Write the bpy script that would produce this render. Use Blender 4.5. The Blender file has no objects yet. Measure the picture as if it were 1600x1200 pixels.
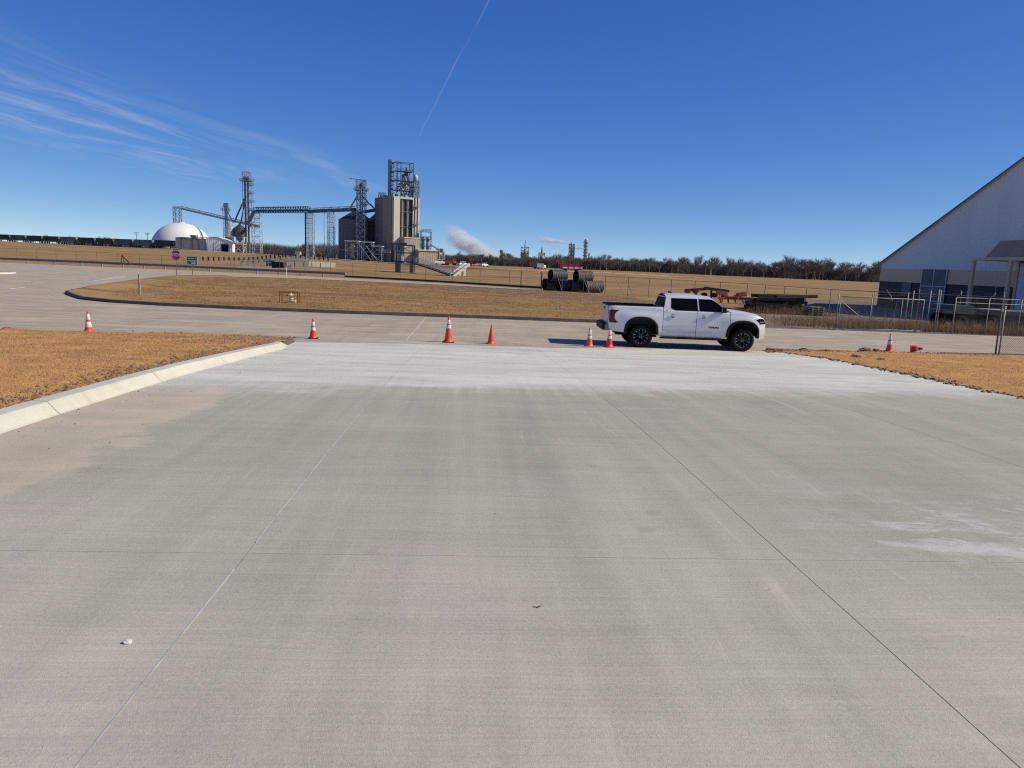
import bpy, bmesh, math, random
import numpy as np
from mathutils import Vector, Matrix, noise
from mathutils.geometry import delaunay_2d_cdt

SC = bpy.context.scene
COL = SC.collection
PI = math.pi
rad = math.radians
random.seed(7)

# ------------------------------------------------------------------ camera
cam_data = bpy.data.cameras.new('camera')
cam = bpy.data.objects.new('camera', cam_data)
COL.objects.link(cam)
cam_data.sensor_width = 36.0
cam_data.lens = 25.875
cam_data.clip_start = 0.05
cam_data.clip_end = 20000
cam.matrix_world = (Matrix.Translation((0, 0, 2.9)) @ Matrix.Rotation(PI / 2 - rad(9.28), 4, 'X')
                    @ Matrix.Rotation(rad(2.3), 4, 'Z'))
SC.camera = cam

# ------------------------------------------------------------------ light, sky, exposure
SUN_EL, SUN_AZ = rad(36.5), rad(94.5)
SKY_STRENGTH = 0.10
SUN_STRENGTH = 4.7


def N(t, typ, ins=None, **props):
    n = t.nodes.new(typ)
    for k, v in props.items():
        setattr(n, k, v)
    for k, v in (ins or {}).items():
        if isinstance(v, bpy.types.NodeSocket):
            t.links.new(v, n.inputs[k])
        else:
            n.inputs[k].default_value = v
    return n


def c4(c):
    return (c[0], c[1], c[2], 1.0)


def MATH(t, op, a, b=0.0, c=None, clamp=False):
    ins = {0: a, 1: b}
    if c is not None:
        ins[2] = c
    return N(t, 'ShaderNodeMath', ins, operation=op, use_clamp=clamp).outputs[0]


def VM(t, op, a, b):
    return N(t, 'ShaderNodeVectorMath', {0: a, 1: b}, operation=op).outputs[0]


def NOISE(t, vec, scale=1.0, detail=4.0, rough=0.55, dist=0.0):
    return N(t, 'ShaderNodeTexNoise', {'Vector': vec, 'Scale': scale, 'Detail': detail, 'Roughness': rough,
                                       'Distortion': dist}).outputs[0]


def STEP(t, v, a, b, lo=0.0, hi=1.0):
    return N(t, 'ShaderNodeMapRange', {0: v, 1: a, 2: b, 3: lo, 4: hi}, interpolation_type='SMOOTHSTEP').outputs[0]


def MIX(t, fac, a, b, blend='MIX'):
    n = t.nodes.new('ShaderNodeMix')
    n.data_type = 'RGBA'
    n.blend_type = blend
    for i, v in ((0, fac), (6, a), (7, b)):
        if isinstance(v, bpy.types.NodeSocket):
            t.links.new(v, n.inputs[i])
        elif i == 0:
            n.inputs[i].default_value = v
        else:
            n.inputs[i].default_value = c4(v)
    return n.outputs[2]


world = bpy.data.worlds.new('World')
SC.world = world
world.use_nodes = True
wt = world.node_tree
bg = wt.nodes['Background']
sky = N(wt, 'ShaderNodeTexSky', sky_type='NISHITA', sun_disc=False)
sky.sun_elevation = SUN_EL
sky.sun_rotation = SUN_AZ
sky.altitude = 200
sky.air_density = 0.35
sky.dust_density = 0.0
sky.ozone_density = 3.0
wdir = N(wt, 'ShaderNodeTexCoord').outputs['Generated']
sep = N(wt, 'ShaderNodeSeparateXYZ', {0: wdir})
zc = MATH(wt, 'MAXIMUM', sep.outputs[2], 0.02)
pcx = MATH(wt, 'DIVIDE', sep.outputs[0], zc)      # position on a cloud layer overhead
pcy = MATH(wt, 'DIVIDE', sep.outputs[1], zc)
pc = N(wt, 'ShaderNodeCombineXYZ', {0: pcx, 1: pcy}).outputs[0]
srgb = N(wt, 'ShaderNodeSeparateColor', {0: sky.outputs[0]})
# the camera's rendering of clear winter blue: one tone curve per channel for the whole sky
chan = [MATH(wt, 'MULTIPLY', MATH(wt, 'POWER', MATH(wt, 'DIVIDE', srgb.outputs[i], n_), e_), k_)
        for i, (n_, e_, k_) in enumerate(((3.7, 1.18, 3.85), (5.54, 0.86, 5.75), (7.39, 0.385, 7.6)))]
skyc = N(wt, 'ShaderNodeCombineColor', {0: chan[0], 1: chan[1], 2: chan[2]}).outputs[0]
# cirrus: long fibres running away from the viewer on the left
warp = NOISE(wt, VM(wt, 'MULTIPLY', pc, (0.5, 0.16, 1)), 1.0, 3, 0.5)
cx2 = MATH(wt, 'ADD', MATH(wt, 'ADD', pcx, MATH(wt, 'MULTIPLY', pcy, -0.10)), MATH(wt, 'MULTIPLY', warp, 1.3))
pv = N(wt, 'ShaderNodeCombineXYZ', {0: MATH(wt, 'MULTIPLY', cx2, 1.7), 1: MATH(wt, 'MULTIPLY', pcy, 0.30)}).outputs[0]
fib = NOISE(wt, pv, 1.0, 9, 0.70, 0.9)
fib = STEP(wt, fib, 0.40, 0.80)
band = MATH(wt, 'MULTIPLY', STEP(wt, cx2, -6.0, -3.7), STEP(wt, cx2, -1.7, -3.4))
fade = MATH(wt, 'MULTIPLY', STEP(wt, pcy, 17.0, 9.0), STEP(wt, NOISE(wt, VM(wt, 'MULTIPLY', pc, (0.35, 0.12, 1)), 1.0, 2), 0.3, 0.6))
cir = MATH(wt, 'MULTIPLY', MATH(wt, 'MULTIPLY', fib, band), fade)
# thin contrail
ta = MATH(wt, 'ADD', pcx, MATH(wt, 'MULTIPLY', pcy, 0.214))
tw = MATH(wt, 'MULTIPLY', MATH(wt, 'SUBTRACT', NOISE(wt, pc, 0.9, 2), 0.5), 0.05)
ta = MATH(wt, 'ABSOLUTE', MATH(wt, 'ADD', MATH(wt, 'SUBTRACT', ta, 0.50), tw))
trail = MATH(wt, 'MULTIPLY', STEP(wt, ta, 0.006, 0.0), MATH(wt, 'MULTIPLY', STEP(wt, pcy, 7.6, 5.5), STEP(wt, NOISE(wt, pc, 2.3, 3), 0.25, 0.65)))
cl = MATH(wt, 'ADD', MATH(wt, 'MULTIPLY', cir, 0.46), MATH(wt, 'MULTIPLY', trail, 0.12), clamp=True)
skyc = MIX(wt, cl, skyc, (6.6, 7.2, 8.2))
wt.links.new(skyc, bg.inputs[0])
bg.inputs[1].default_value = SKY_STRENGTH

sun_data = bpy.data.lights.new('sun', 'SUN')
sun_data.energy = SUN_STRENGTH
sun_data.angle = rad(0.53)
sun_data.color = (1.0, 0.908, 0.685)
sun = bpy.data.objects.new('sun', sun_data)
COL.objects.link(sun)
sdir = Vector((math.cos(SUN_EL) * math.sin(SUN_AZ), math.cos(SUN_EL) * math.cos(SUN_AZ), math.sin(SUN_EL)))
sun.rotation_euler = sdir.to_track_quat('Z', 'Y').to_euler()
sun.location = sdir * 60

vs = SC.view_settings
vs.view_transform = 'Standard'
vs.look = 'None'
vs.gamma = 1.0
vs.exposure = 0.0
vs.use_curve_mapping = False
SC.cycles.max_bounces = 6
SC.cycles.volume_bounces = 5
SC.cycles.transparent_max_bounces = 16
SC.cycles.use_denoising = False
SC.cycles.filter_width = 1.15


# ------------------------------------------------------------------ helpers
class MB:
    """collects faces; build() links them as one mesh object"""

    def __init__(s):
        s.v, s.f = [], []

    def add(s, vs_, fs):
        o = len(s.v)
        s.v += [tuple(p) for p in vs_]
        s.f += [tuple(i + o for i in f) for f in fs]
        return s

    def box(s, c, d, M=None):
        c = Vector(c)
        h = Vector(d) / 2
        ps = [Vector((x, y, z)) for x in (-h.x, h.x) for y in (-h.y, h.y) for z in (-h.z, h.z)]
        if M is not None:
            ps = [M @ p for p in ps]
        return s.add([p + c for p in ps], [(0, 1, 3, 2), (4, 6, 7, 5), (0, 4, 5, 1), (2, 3, 7, 6), (0, 2, 6, 4), (1, 5, 7, 3)])

    def beam(s, p, q, w, h=None):
        p, q = Vector(p), Vector(q)
        h = h or w
        d = q - p
        L = d.length
        if L < 1e-6:
            return s
        z = d / L
        up = Vector((0, 0, 1)) if abs(z.z) < 0.98 else Vector((0, 1, 0))
        x = up.cross(z).normalized()
        y = z.cross(x)
        ps = []
        for a in (p, q):
            for i, j in ((-1, -1), (1, -1), (1, 1), (-1, 1)):
                ps.append(a + x * (i * w / 2) + y * (j * h / 2))
        return s.add(ps, [(3, 2, 1, 0), (4, 5, 6, 7), (0, 1, 5, 4), (1, 2, 6, 5), (2, 3, 7, 6), (3, 0, 4, 7)])

    def tube(s, p, q, r0, r1=None, n=8, cap=True):
        p, q = Vector(p), Vector(q)
        r1 = r0 if r1 is None else r1
        z = (q - p).normalized()
        up = Vector((0, 0, 1)) if abs(z.z) < 0.98 else Vector((0, 1, 0))
        x = up.cross(z).normalized()
        y = z.cross(x)
        ps = []
        for a, r in ((p, r0), (q, r1)):
            for i in range(n):
                t = 2 * PI * i / n
                ps.append(a + x * (r * math.cos(t)) + y * (r * math.sin(t)))
        fs = [(i, (i + 1) % n, n + (i + 1) % n, n + i) for i in range(n)]
        if cap:
            fs += [tuple(range(n - 1, -1, -1)), tuple(range(n, 2 * n))]
        return s.add(ps, fs)

    def lathe(s, prof, n=24, M=None, close=False):
        M = M or Matrix.Identity(4)
        ps, fs = [], []
        for r, z in prof:
            for i in range(n):
                t = 2 * PI * i / n
                ps.append(M @ Vector((r * math.cos(t), r * math.sin(t), z)))
        m = len(prof)
        for k in range(m - 1 + (1 if close else 0)):
            a, b = k * n, ((k + 1) % m) * n
            fs += [(a + i, a + (i + 1) % n, b + (i + 1) % n, b + i) for i in range(n)]
        return s.add(ps, fs)

    def prism(s, poly, h, M=None):
        """polygon in xy extruded along z by h"""
        M = M or Matrix.Identity(4)
        n = len(poly)
        ps = [M @ Vector((x, y, 0)) for x, y in poly] + [M @ Vector((x, y, h)) for x, y in poly]
        fs = [tuple(range(n - 1, -1, -1)), tuple(range(n, 2 * n))]
        fs += [(i, (i + 1) % n, n + (i + 1) % n, n + i) for i in range(n)]
        return s.add(ps, fs)

    def grid(s, rows):
        m, n = len(rows), len(rows[0])
        ps = [p for r in rows for p in r]
        return s.add(ps, [(i * n + j, i * n + j + 1, (i + 1) * n + j + 1, (i + 1) * n + j)
                          for i in range(m - 1) for j in range(n - 1)])

    def mesh(s, name, mat, smooth=False):
        me = bpy.data.meshes.new(name)
        me.from_pydata(s.v, [], s.f)
        me.materials.append(mat)
        if smooth:
            me.polygons.foreach_set('use_smooth', [True] * len(me.polygons))
        me.update()
        return me

    def build(s, name, mat, parent=None, smooth=False, bevel=0.0, fix=False, seg=2):
        me = s.mesh(name, mat, smooth)
        if fix:
            bm = bmesh.new()
            bm.from_mesh(me)
            bmesh.ops.remove_doubles(bm, verts=bm.verts, dist=1e-4)
            bmesh.ops.recalc_face_normals(bm, faces=bm.faces)
            bm.to_mesh(me)
            bm.free()
        o = bpy.data.objects.new(name, me)
        COL.objects.link(o)
        o.parent = parent
        if bevel:
            b = o.modifiers.new('bevel', 'BEVEL')
            b.width = bevel
            b.segments = seg
            b.limit_method = 'ANGLE'
        return o


def tag(o, label=None, cat=None, group=None, kind=None):
    if label:
        o['label'] = label
    if cat:
        o['category'] = cat
    if group:
        o['group'] = group
    if kind:
        o['kind'] = kind
    return o


def thing(name, label, cat, loc=(0, 0, 0), rz=0.0, group=None):
    o = bpy.data.objects.new(name, None)
    o.empty_display_size = 0.2
    COL.objects.link(o)
    o.location = loc
    o.rotation_euler = (0, 0, rz)
    return tag(o, label, cat, group)


def copy_tree(o, parent=None):
    c = o.copy()
    COL.objects.link(c)
    c.parent = parent
    for ch in list(o.children):
        copy_tree(ch, c)
    return c


def np_mesh(name, verts, faces, mat, parent=None):
    """verts (n,3), faces (m,k) numpy arrays -> one object, fast"""
    verts = np.asarray(verts, dtype=np.float32)
    faces = np.asarray(faces, dtype=np.int32)
    k = faces.shape[1]
    me = bpy.data.meshes.new(name)
    me.vertices.add(len(verts))
    me.vertices.foreach_set('co', verts.ravel())
    me.loops.add(faces.size)
    me.loops.foreach_set('vertex_index', faces.ravel())
    me.polygons.add(len(faces))
    me.polygons.foreach_set('loop_start', np.arange(len(faces), dtype=np.int32) * k)
    me.update(calc_edges=True)
    me.validate()
    me.materials.append(mat)
    o = bpy.data.objects.new(name, me)
    COL.objects.link(o)
    o.parent = parent
    return o


def interp(x, pts):
    if x <= pts[0][0]:
        return pts[0][1]
    for (a, b), (c, d) in zip(pts, pts[1:]):
        if x <= c:
            return b + (d - b) * (x - a) / (c - a)
    return pts[-1][1]


def sstep(a, b, x):
    t = max(0.0, min(1.0, (x - a) / (b - a)))
    return t * t * (3 - 2 * t)


# ------------------------------------------------------------------ materials
def new_mat(name):
    m = bpy.data.materials.new(name)
    m.use_nodes = True
    t = m.node_tree
    b = t.nodes['Principled BSDF']
    return m, t, b


def pm(name, col, rough=0.6, var=0.12, scale=3.0, metal=0.0, bump=0.0, bscale=40.0, col2=None, thr=(0.45, 0.65),
       stretch=(1, 1, 1), coat=0.0, world_co=False, spec=0.5, soft=False):
    """painted / raw surface with uneven tone, optional second colour in patches, fine relief"""
    m, t, b = new_mat(name)
    if world_co:
        co = N(t, 'ShaderNodeNewGeometry').outputs['Position']
    else:
        co = N(t, 'ShaderNodeTexCoord').outputs['Object']
    co = VM(t, 'MULTIPLY', co, stretch)
    n1 = NOISE(t, co, scale, 5, 0.6)
    lo = tuple(x * (1 - var) for x in col)
    hi = tuple(min(1, x * (1 + var)) for x in col)
    c = MIX(t, STEP(t, n1, 0.3, 0.7), lo, hi)
    if col2:
        n2 = NOISE(t, co, scale * 1.7, 6, 0.65, 0.4)
        c = MIX(t, STEP(t, n2, thr[0], thr[1]), c, col2)
    t.links.new(c, b.inputs['Base Color'])
    b.inputs['Roughness'].default_value = rough
    b.inputs['Metallic'].default_value = metal
    b.inputs['Specular IOR Level'].default_value = spec
    b.inputs['Coat Weight'].default_value = coat
    b.inputs['Coat Roughness'].default_value = 0.06
    if soft:   # thin blades let light through
        g = N(t, 'ShaderNodeNewGeometry').outputs['Normal']
        up = VM(t, 'NORMALIZE', VM(t, 'ADD', VM(t, 'MULTIPLY', g, (0.6, 0.6, 0.6)), (0, 0, 1)), (0, 0, 0))
        t.links.new(up, b.inputs['Normal'])
        tr_ = N(t, 'ShaderNodeBsdfTranslucent', {'Color': c})
        mx = N(t, 'ShaderNodeMixShader', {0: 0.5, 1: b.outputs[0], 2: tr_.outputs[0]})
        t.links.new(mx.outputs[0], t.nodes['Material Output'].inputs['Surface'])
    if bump:
        bn = N(t, 'ShaderNodeBump', {'Strength': bump, 'Distance': 0.02, 'Height': NOISE(t, co, bscale, 4, 0.6)})
        t.links.new(bn.outputs[0], b.inputs['Normal'])
    return m


def ribbed(name, col, period, axis=0, rough=0.45, metal=0.3, var=0.10, depth=0.04, col2=None, z_axis=False):
    """profiled sheet metal: ribs across one axis"""
    m, t, b = new_mat(name)
    co = N(t, 'ShaderNodeTexCoord').outputs['Object']
    s = N(t, 'ShaderNodeSeparateXYZ', {0: co}).outputs[axis]
    w = MATH(t, 'SINE', MATH(t, 'MULTIPLY', s, 2 * PI / period))
    n1 = NOISE(t, VM(t, 'MULTIPLY', co, (1, 1, 0.25)), 0.5, 5, 0.6)
    c = MIX(t, STEP(t, n1, 0.3, 0.7), tuple(x * (1 - var) for x in col), tuple(min(1, x * (1 + var)) for x in col))
    if col2:
        c = MIX(t, STEP(t, NOISE(t, co, 1.3, 5, 0.7), 0.55, 0.75), c, col2)
    t.links.new(c, b.inputs['Base Color'])
    bn = N(t, 'ShaderNodeBump', {'Strength': 0.7, 'Distance': depth, 'Height': w})
    t.links.new(bn.outputs[0], b.inputs['Normal'])
    b.inputs['Roughness'].default_value = rough
    b.inputs['Metallic'].default_value = metal
    return m


def concrete(name, base, streak=0.10, mott=0.12, fine=0.10, speck=0.3, far=None, film=None, splash=False, tan=None, dust=None):
    """broom finished slab: streaks across the lane, wheel marks along it, mottling, dust, pits; world coordinates"""
    m, t, b = new_mat(name)
    P = N(t, 'ShaderNodeNewGeometry').outputs['Position']
    sp = N(t, 'ShaderNodeSeparateXYZ', {0: P})
    X, Y = sp.outputs[0], sp.outputs[1]
    rot = N(t, 'ShaderNodeVectorRotate', {'Vector': P, 'Angle': rad(-3.6)}, rotation_type='Z_AXIS').outputs[0]
    wn = N(t, 'ShaderNodeTexNoise', {'Vector': P, 'Scale': 0.35, 'Detail': 2.0}).outputs[1]
    wob = VM(t, 'ADD', rot, VM(t, 'MULTIPLY', wn, (0.0, 0.25, 0.0)))
    big = NOISE(t, P, 0.22, 6, 0.62, 0.5)
    mid = NOISE(t, VM(t, 'MULTIPLY', wob, (0.45, 1.0, 1)), 1.0, 7, 0.68, 0.3)
    s1 = NOISE(t, VM(t, 'MULTIPLY', wob, (0.22, 5.5, 1)), 1.0, 4, 0.6)
    s2 = NOISE(t, VM(t, 'MULTIPLY', wob, (0.9, 42.0, 1)), 1.0, 3, 0.6)
    trk = NOISE(t, VM(t, 'MULTIPLY', rot, (1.5, 0.07, 1)), 1.0, 4, 0.6)
    trk2 = NOISE(t, VM(t, 'MULTIPLY', rot, (5.5, 0.22, 1)), 1.0, 4, 0.6)
    grain = NOISE(t, P, 190.0, 3, 0.7)
    grain2 = NOISE(t, P, 46.0, 4, 0.7)

    def amp(x, k):
        return MATH(t, 'MULTIPLY', MATH(t, 'SUBTRACT', x, 0.5), k)
    v = MATH(t, 'ADD', 1.0, amp(big, mott * 3.0))
    for x, k in ((mid, mott * 3.4), (s1, streak * 2.4), (s2, streak * 4.0), (trk, 0.40), (trk2, 0.24), (grain, fine * 4.6), (grain2, fine * 5.0)):
        v = MATH(t, 'ADD', v, amp(x, k))
    hue = NOISE(t, VM(t, 'MULTIPLY', P, (0.5, 0.8, 1)), 0.33, 3, 0.5)
    tint = MIX(t, STEP(t, hue, 0.40, 0.60), (base[0] * 1.0, base[1] * 0.99, base[2] * 0.985), (base[0] * 0.955, base[1] * 0.985, base[2] * 0.93))
    if far:   # the pour further off is greyer green; the change is cloudy
        fy = MATH(t, 'ADD', Y, amp(NOISE(t, P, 0.30, 4, 0.6), 9.0))
        tint = MIX(t, STEP(t, fy, 3.0, 7.5), tint, far)
    c = N(t, 'ShaderNodeVectorMath', {0: tint, 'Scale': v}, operation='SCALE').outputs[0]
    # pale scuffs dragged along the lane, dark smears, a few old drips
    sc1 = NOISE(t, VM(t, 'ADD', VM(t, 'MULTIPLY', rot, (7.0, 0.35, 1)), VM(t, 'MULTIPLY', wn, (2.5, 0, 0))), 1.0, 6, 0.7)
    sc1 = MATH(t, 'MULTIPLY', STEP(t, sc1, 0.56, 0.76), STEP(t, NOISE(t, P, 0.55, 3, 0.6), 0.44, 0.60))
    c = MIX(t, MATH(t, 'MULTIPLY', sc1, 0.42), c, tuple(min(1, x * 1.40) for x in base))
    sm = STEP(t, NOISE(t, VM(t, 'MULTIPLY', rot, (0.75, 0.9, 1)), 1.3, 7, 0.72, 0.8), 0.60, 0.80)
    c = MIX(t, MATH(t, 'MULTIPLY', sm, 0.30), c, tuple(x * 0.6 for x in base))
    vs_ = N(t, 'ShaderNodeTexVoronoi', {'Vector': VM(t, 'ADD', P, VM(t, 'MULTIPLY', N(t, 'ShaderNodeTexNoise', {'Vector': P, 'Scale': 9.0}).outputs[1], (0.12, 0.12, 0))), 'Scale': 0.8})
    drip = STEP(t, vs_.outputs['Distance'], 0.075, 0.035)
    c = MIX(t, MATH(t, 'MULTIPLY', drip, 0.28), c, tuple(x * 0.5 for x in base))
    if dust:
        dk = STEP(t, NOISE(t, VM(t, 'MULTIPLY', wob, (0.30, 1.2, 1)), 1.0, 6, 0.65, 0.6), dust[1], dust[2])
        c = MIX(t, MATH(t, 'MULTIPLY', dk, dust[3]), c, dust[0])
    if film:   # cement film left by curing: thick over the apron, feathering out past its joint
        d = MATH(t, 'SUBTRACT', Y, MATH(t, 'ADD', 13.55, MATH(t, 'MULTIPLY', X, 0.235)))
        d = MATH(t, 'ADD', d, amp(NOISE(t, VM(t, 'MULTIPLY', rot, (0.55, 0.7, 1)), 1.0, 5, 0.65, 0.5), 3.2))
        d = MATH(t, 'ADD', d, amp(trk2, 1.6))
        fk = STEP(t, d, -1.3, 1.0)
        fk = MATH(t, 'MULTIPLY', fk, STEP(t, d, 16.5, 8.0, 0.45, 1.0))
        lay = STEP(t, NOISE(t, VM(t, 'MULTIPLY', wob, (0.28, 1.1, 1)), 1.0, 7, 0.68, 0.5), 0.30, 0.66, 0.35, 1.0)
        c = MIX(t, MATH(t, 'MULTIPLY', MATH(t, 'MULTIPLY', fk, lay), 0.76), c, film)
    if splash:   # spilled slurry in broken patches on the right-hand bay
        w = MATH(t, 'MULTIPLY', STEP(t, X, 1.9, 3.6), MATH(t, 'MULTIPLY', STEP(t, Y, 5.0, 5.6), STEP(t, Y, 7.6, 6.1)))
        k = STEP(t, NOISE(t, VM(t, 'MULTIPLY', P, (1.3, 2.8, 1)), 1.0, 6, 0.7, 0.4), 0.47, 0.62)
        c = MIX(t, MATH(t, 'MULTIPLY', MATH(t, 'MULTIPLY', k, w), 0.5), c, (0.74, 0.71, 0.66))
    if tan:    # silt washed along the kerb, with a paler tide line
        u = MATH(t, 'ADD', X, MATH(t, 'MULTIPLY', Y, 0.063))
        u = MATH(t, 'ADD', u, amp(NOISE(t, VM(t, 'MULTIPLY', wob, (0.6, 0.9, 1)), 1.0, 7, 0.7, 0.6), 2.6))
        yk = STEP(t, Y, 14.0, 11.0)
        tk = MATH(t, 'MULTIPLY', STEP(t, u, -3.75, -4.5), yk)
        line = MATH(t, 'MULTIPLY', MATH(t, 'MULTIPLY', STEP(t, u, -3.6, -3.95), STEP(t, u, -4.6, -4.0)), yk)
        sil = STEP(t, NOISE(t, VM(t, 'MULTIPLY', wob, (0.8, 2.0, 1)), 1.0, 5, 0.65), 0.3, 0.7, 0.4, 1.0)
        c = MIX(t, MATH(t, 'MULTIPLY', MATH(t, 'MULTIPLY', tk, sil), 0.8), c, tan)
        c = MIX(t, MATH(t, 'MULTIPLY', MATH(t, 'MULTIPLY', line, sil), 0.5), c, tuple(min(1, x * 1.2) for x in tan))
    # pits and small dark specks
    vor = N(t, 'ShaderNodeTexVoronoi', {'Vector': P, 'Scale': 7.0, 'Randomness': 1.0})
    pit = MATH(t, 'MULTIPLY', STEP(t, vor.outputs['Distance'], 0.055, 0.02), STEP(t, NOISE(t, P, 1.7, 2), 0.52, 0.62))
    c = MIX(t, MATH(t, 'MULTIPLY', pit, speck), c, tuple(x * 0.35 for x in base))
    t.links.new(c, b.inputs['Base Color'])
    b.inputs['Roughness'].default_value = 0.88
    b.inputs['Specular IOR Level'].default_value = 0.3
    h = MATH(t, 'ADD', MATH(t, 'MULTIPLY', s2, 0.8), MATH(t, 'ADD', MATH(t, 'MULTIPLY', grain, 0.4), MATH(t, 'MULTIPLY', grain2, 0.4)))
    bn = N(t, 'ShaderNodeBump', {'Strength': 0.8, 'Distance': 0.008, 'Height': h})
    t.links.new(bn.outputs[0], b.inputs['Normal'])
    return m


def turf(name, a, b_, soil, soil_thr=(0.56, 0.68), scale=1.0, green=None):
    """dormant grass with bare soil showing through; world coordinates"""
    m, t, b = new_mat(name)
    P = N(t, 'ShaderNodeNewGeometry').outputs['Position']
    n1 = NOISE(t, P, 0.5 * scale, 6, 0.7)
    n2 = NOISE(t, P, 9.0 * scale, 5, 0.75)
    n3 = NOISE(t, P, 60.0 * scale, 3, 0.75)
    c = MIX(t, STEP(t, n2, 0.25, 0.75), a, b_)
    c = MIX(t, MATH(t, 'MULTIPLY', STEP(t, n3, 0.55, 0.75), 0.4), c, tuple(x * 0.5 for x in a))
    c = MIX(t, MATH(t, 'MULTIPLY', STEP(t, n3, 0.42, 0.25), 0.3), c, tuple(min(1, x * 1.3) for x in b_))
    ps = VM(t, 'MULTIPLY', P, (0.16, 0.42, 1))
    n4 = NOISE(t, ps, scale, 7, 0.68, 0.6)
    n5 = NOISE(t, VM(t, 'MULTIPLY', P, (0.014, 0.055, 1)), 1.0, 7, 0.72, 0.5)
    c = MIX(t, MATH(t, 'MULTIPLY', STEP(t, n4, soil_thr[0], soil_thr[1]), 0.85), c, soil)
    c = MIX(t, MATH(t, 'MULTIPLY', STEP(t, n1, 0.35, 0.7), 0.35), c, tuple(x * 0.72 for x in a))
    if green:
        c = MIX(t, MATH(t, 'MULTIPLY', STEP(t, n5, 0.46, 0.66), 0.5), c, tuple(x * 0.8 for x in soil))
        c = MIX(t, MATH(t, 'MULTIPLY', STEP(t, NOISE(t, P, 0.03, 4, 0.6), 0.45, 0.62), 0.6), c, green)
    t.links.new(c, b.inputs['Base Color'])
    b.inputs['Roughness'].default_value = 0.95
    b.inputs['Specular IOR Level'].default_value = 0.1
    bn = N(t, 'ShaderNodeBump', {'Strength': 0.6, 'Distance': 0.03, 'Height': MATH(t, 'ADD', n2, MATH(t, 'MULTIPLY', n3, 0.5))})
    t.links.new(bn.outputs[0], b.inputs['Normal'])
    return m


def glass_mat(name, col=(0.004, 0.005, 0.006)):
    m, t, b = new_mat(name)
    b.inputs['Base Color'].default_value = c4(col)
    n = NOISE(t, N(t, 'ShaderNodeTexCoord').outputs['Object'], 2.0, 3)
    t.links.new(STEP(t, n, 0, 1, 0.03, 0.09), b.inputs['Roughness'])
    b.inputs['Specular IOR Level'].default_value = 0.12
    return m


def mesh_fabric(name, col, cover):
    """woven wire seen from too far to tell the wires apart"""
    m, t, b = new_mat(name)
    b.inputs['Base Color'].default_value = c4(col)
    b.inputs['Roughness'].default_value = 0.5
    b.inputs['Metallic'].default_value = 0.6
    n = NOISE(t, N(t, 'ShaderNodeTexCoord').outputs['Object'], 3.0, 3)
    t.links.new(STEP(t, n, 0.2, 0.8, cover * 0.7, cover * 1.3), b.inputs['Alpha'])
    return m


MAT = {}
FILM = (0.77, 0.76, 0.675)
MAT['slab'] = concrete('broom_concrete', (0.505, 0.447, 0.382), 0.075, 0.10, far=(0.400, 0.376, 0.292), film=FILM, splash=True, tan=(0.56, 0.468, 0.355))
MAT['apron'] = concrete('filmed_apron_concrete', (0.435, 0.412, 0.345), 0.12, 0.10, film=FILM)
MAT['road'] = concrete('old_road_concrete', (0.40, 0.338, 0.258), 0.13, 0.13, dust=((0.55, 0.452, 0.328), 0.45, 0.65, 0.75), speck=0.5)
MAT['curb'] = concrete('kerb_concrete', (0.58, 0.552, 0.49), 0.02, 0.12, fine=0.07, dust=((0.43, 0.36, 0.28), 0.52, 0.74, 0.45))
MAT['old_curb'] = pm('weathered_kerb', (0.085, 0.08, 0.075), 0.9, 0.3, 2.0, col2=(0.2, 0.18, 0.15), thr=(0.6, 0.8), bump=0.4)
MAT['bed'] = pm('joint_bed', (0.10, 0.09, 0.08), 0.95, 0.2, 8.0)
MAT['filler'] = pm('joint_filler', (0.50, 0.48, 0.44), 0.9, 0.2, 6.0)
MAT['paint_line'] = pm('worn_road_paint', (0.78, 0.76, 0.70), 0.8, 0.15, 4.0, col2=(0.5, 0.46, 0.40), thr=(0.58, 0.75))
MAT['lawn'] = turf('dormant_lawn', (0.52, 0.28, 0.105), (0.70, 0.42, 0.18), (0.30, 0.165, 0.092), (0.54, 0.70))
MAT['field'] = turf('dry_field', (0.36, 0.215, 0.09), (0.46, 0.29, 0.13), (0.19, 0.115, 0.068), (0.46, 0.62), 0.55, green=(0.26, 0.195, 0.07))
MAT['blade'] = pm('dry_grass_blade', (0.80, 0.50, 0.225), 0.85, 0.25, 1.1, col2=(0.54, 0.305, 0.125), thr=(0.40, 0.70), spec=0.1, world_co=True, soft=True)
MAT['blade2'] = pm('field_grass_blade', (0.58, 0.355, 0.15), 0.85, 0.25, 0.5, col2=(0.36, 0.21, 0.095), thr=(0.38, 0.66), spec=0.1, world_co=True, soft=True)
MAT['soil'] = pm('bare_soil', (0.24, 0.145, 0.092), 0.95, 0.35, 6.0, bump=0.6, bscale=60, world_co=True)
MAT['gravel'] = pm('gravel_track', (0.46, 0.36, 0.26), 0.95, 0.25, 0.5, bump=0.5, bscale=30, col2=(0.34, 0.25, 0.17), world_co=True)
MAT['dirt'] = pm('packed_dirt', (0.165, 0.108, 0.07), 0.95, 0.3, 0.4, bump=0.5, bscale=20, col2=(0.25, 0.18, 0.12), world_co=True)
MAT['white'] = pm('white_car_paint', (0.66, 0.67, 0.67), 0.38, 0.02, 1.0, coat=0.6)
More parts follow.
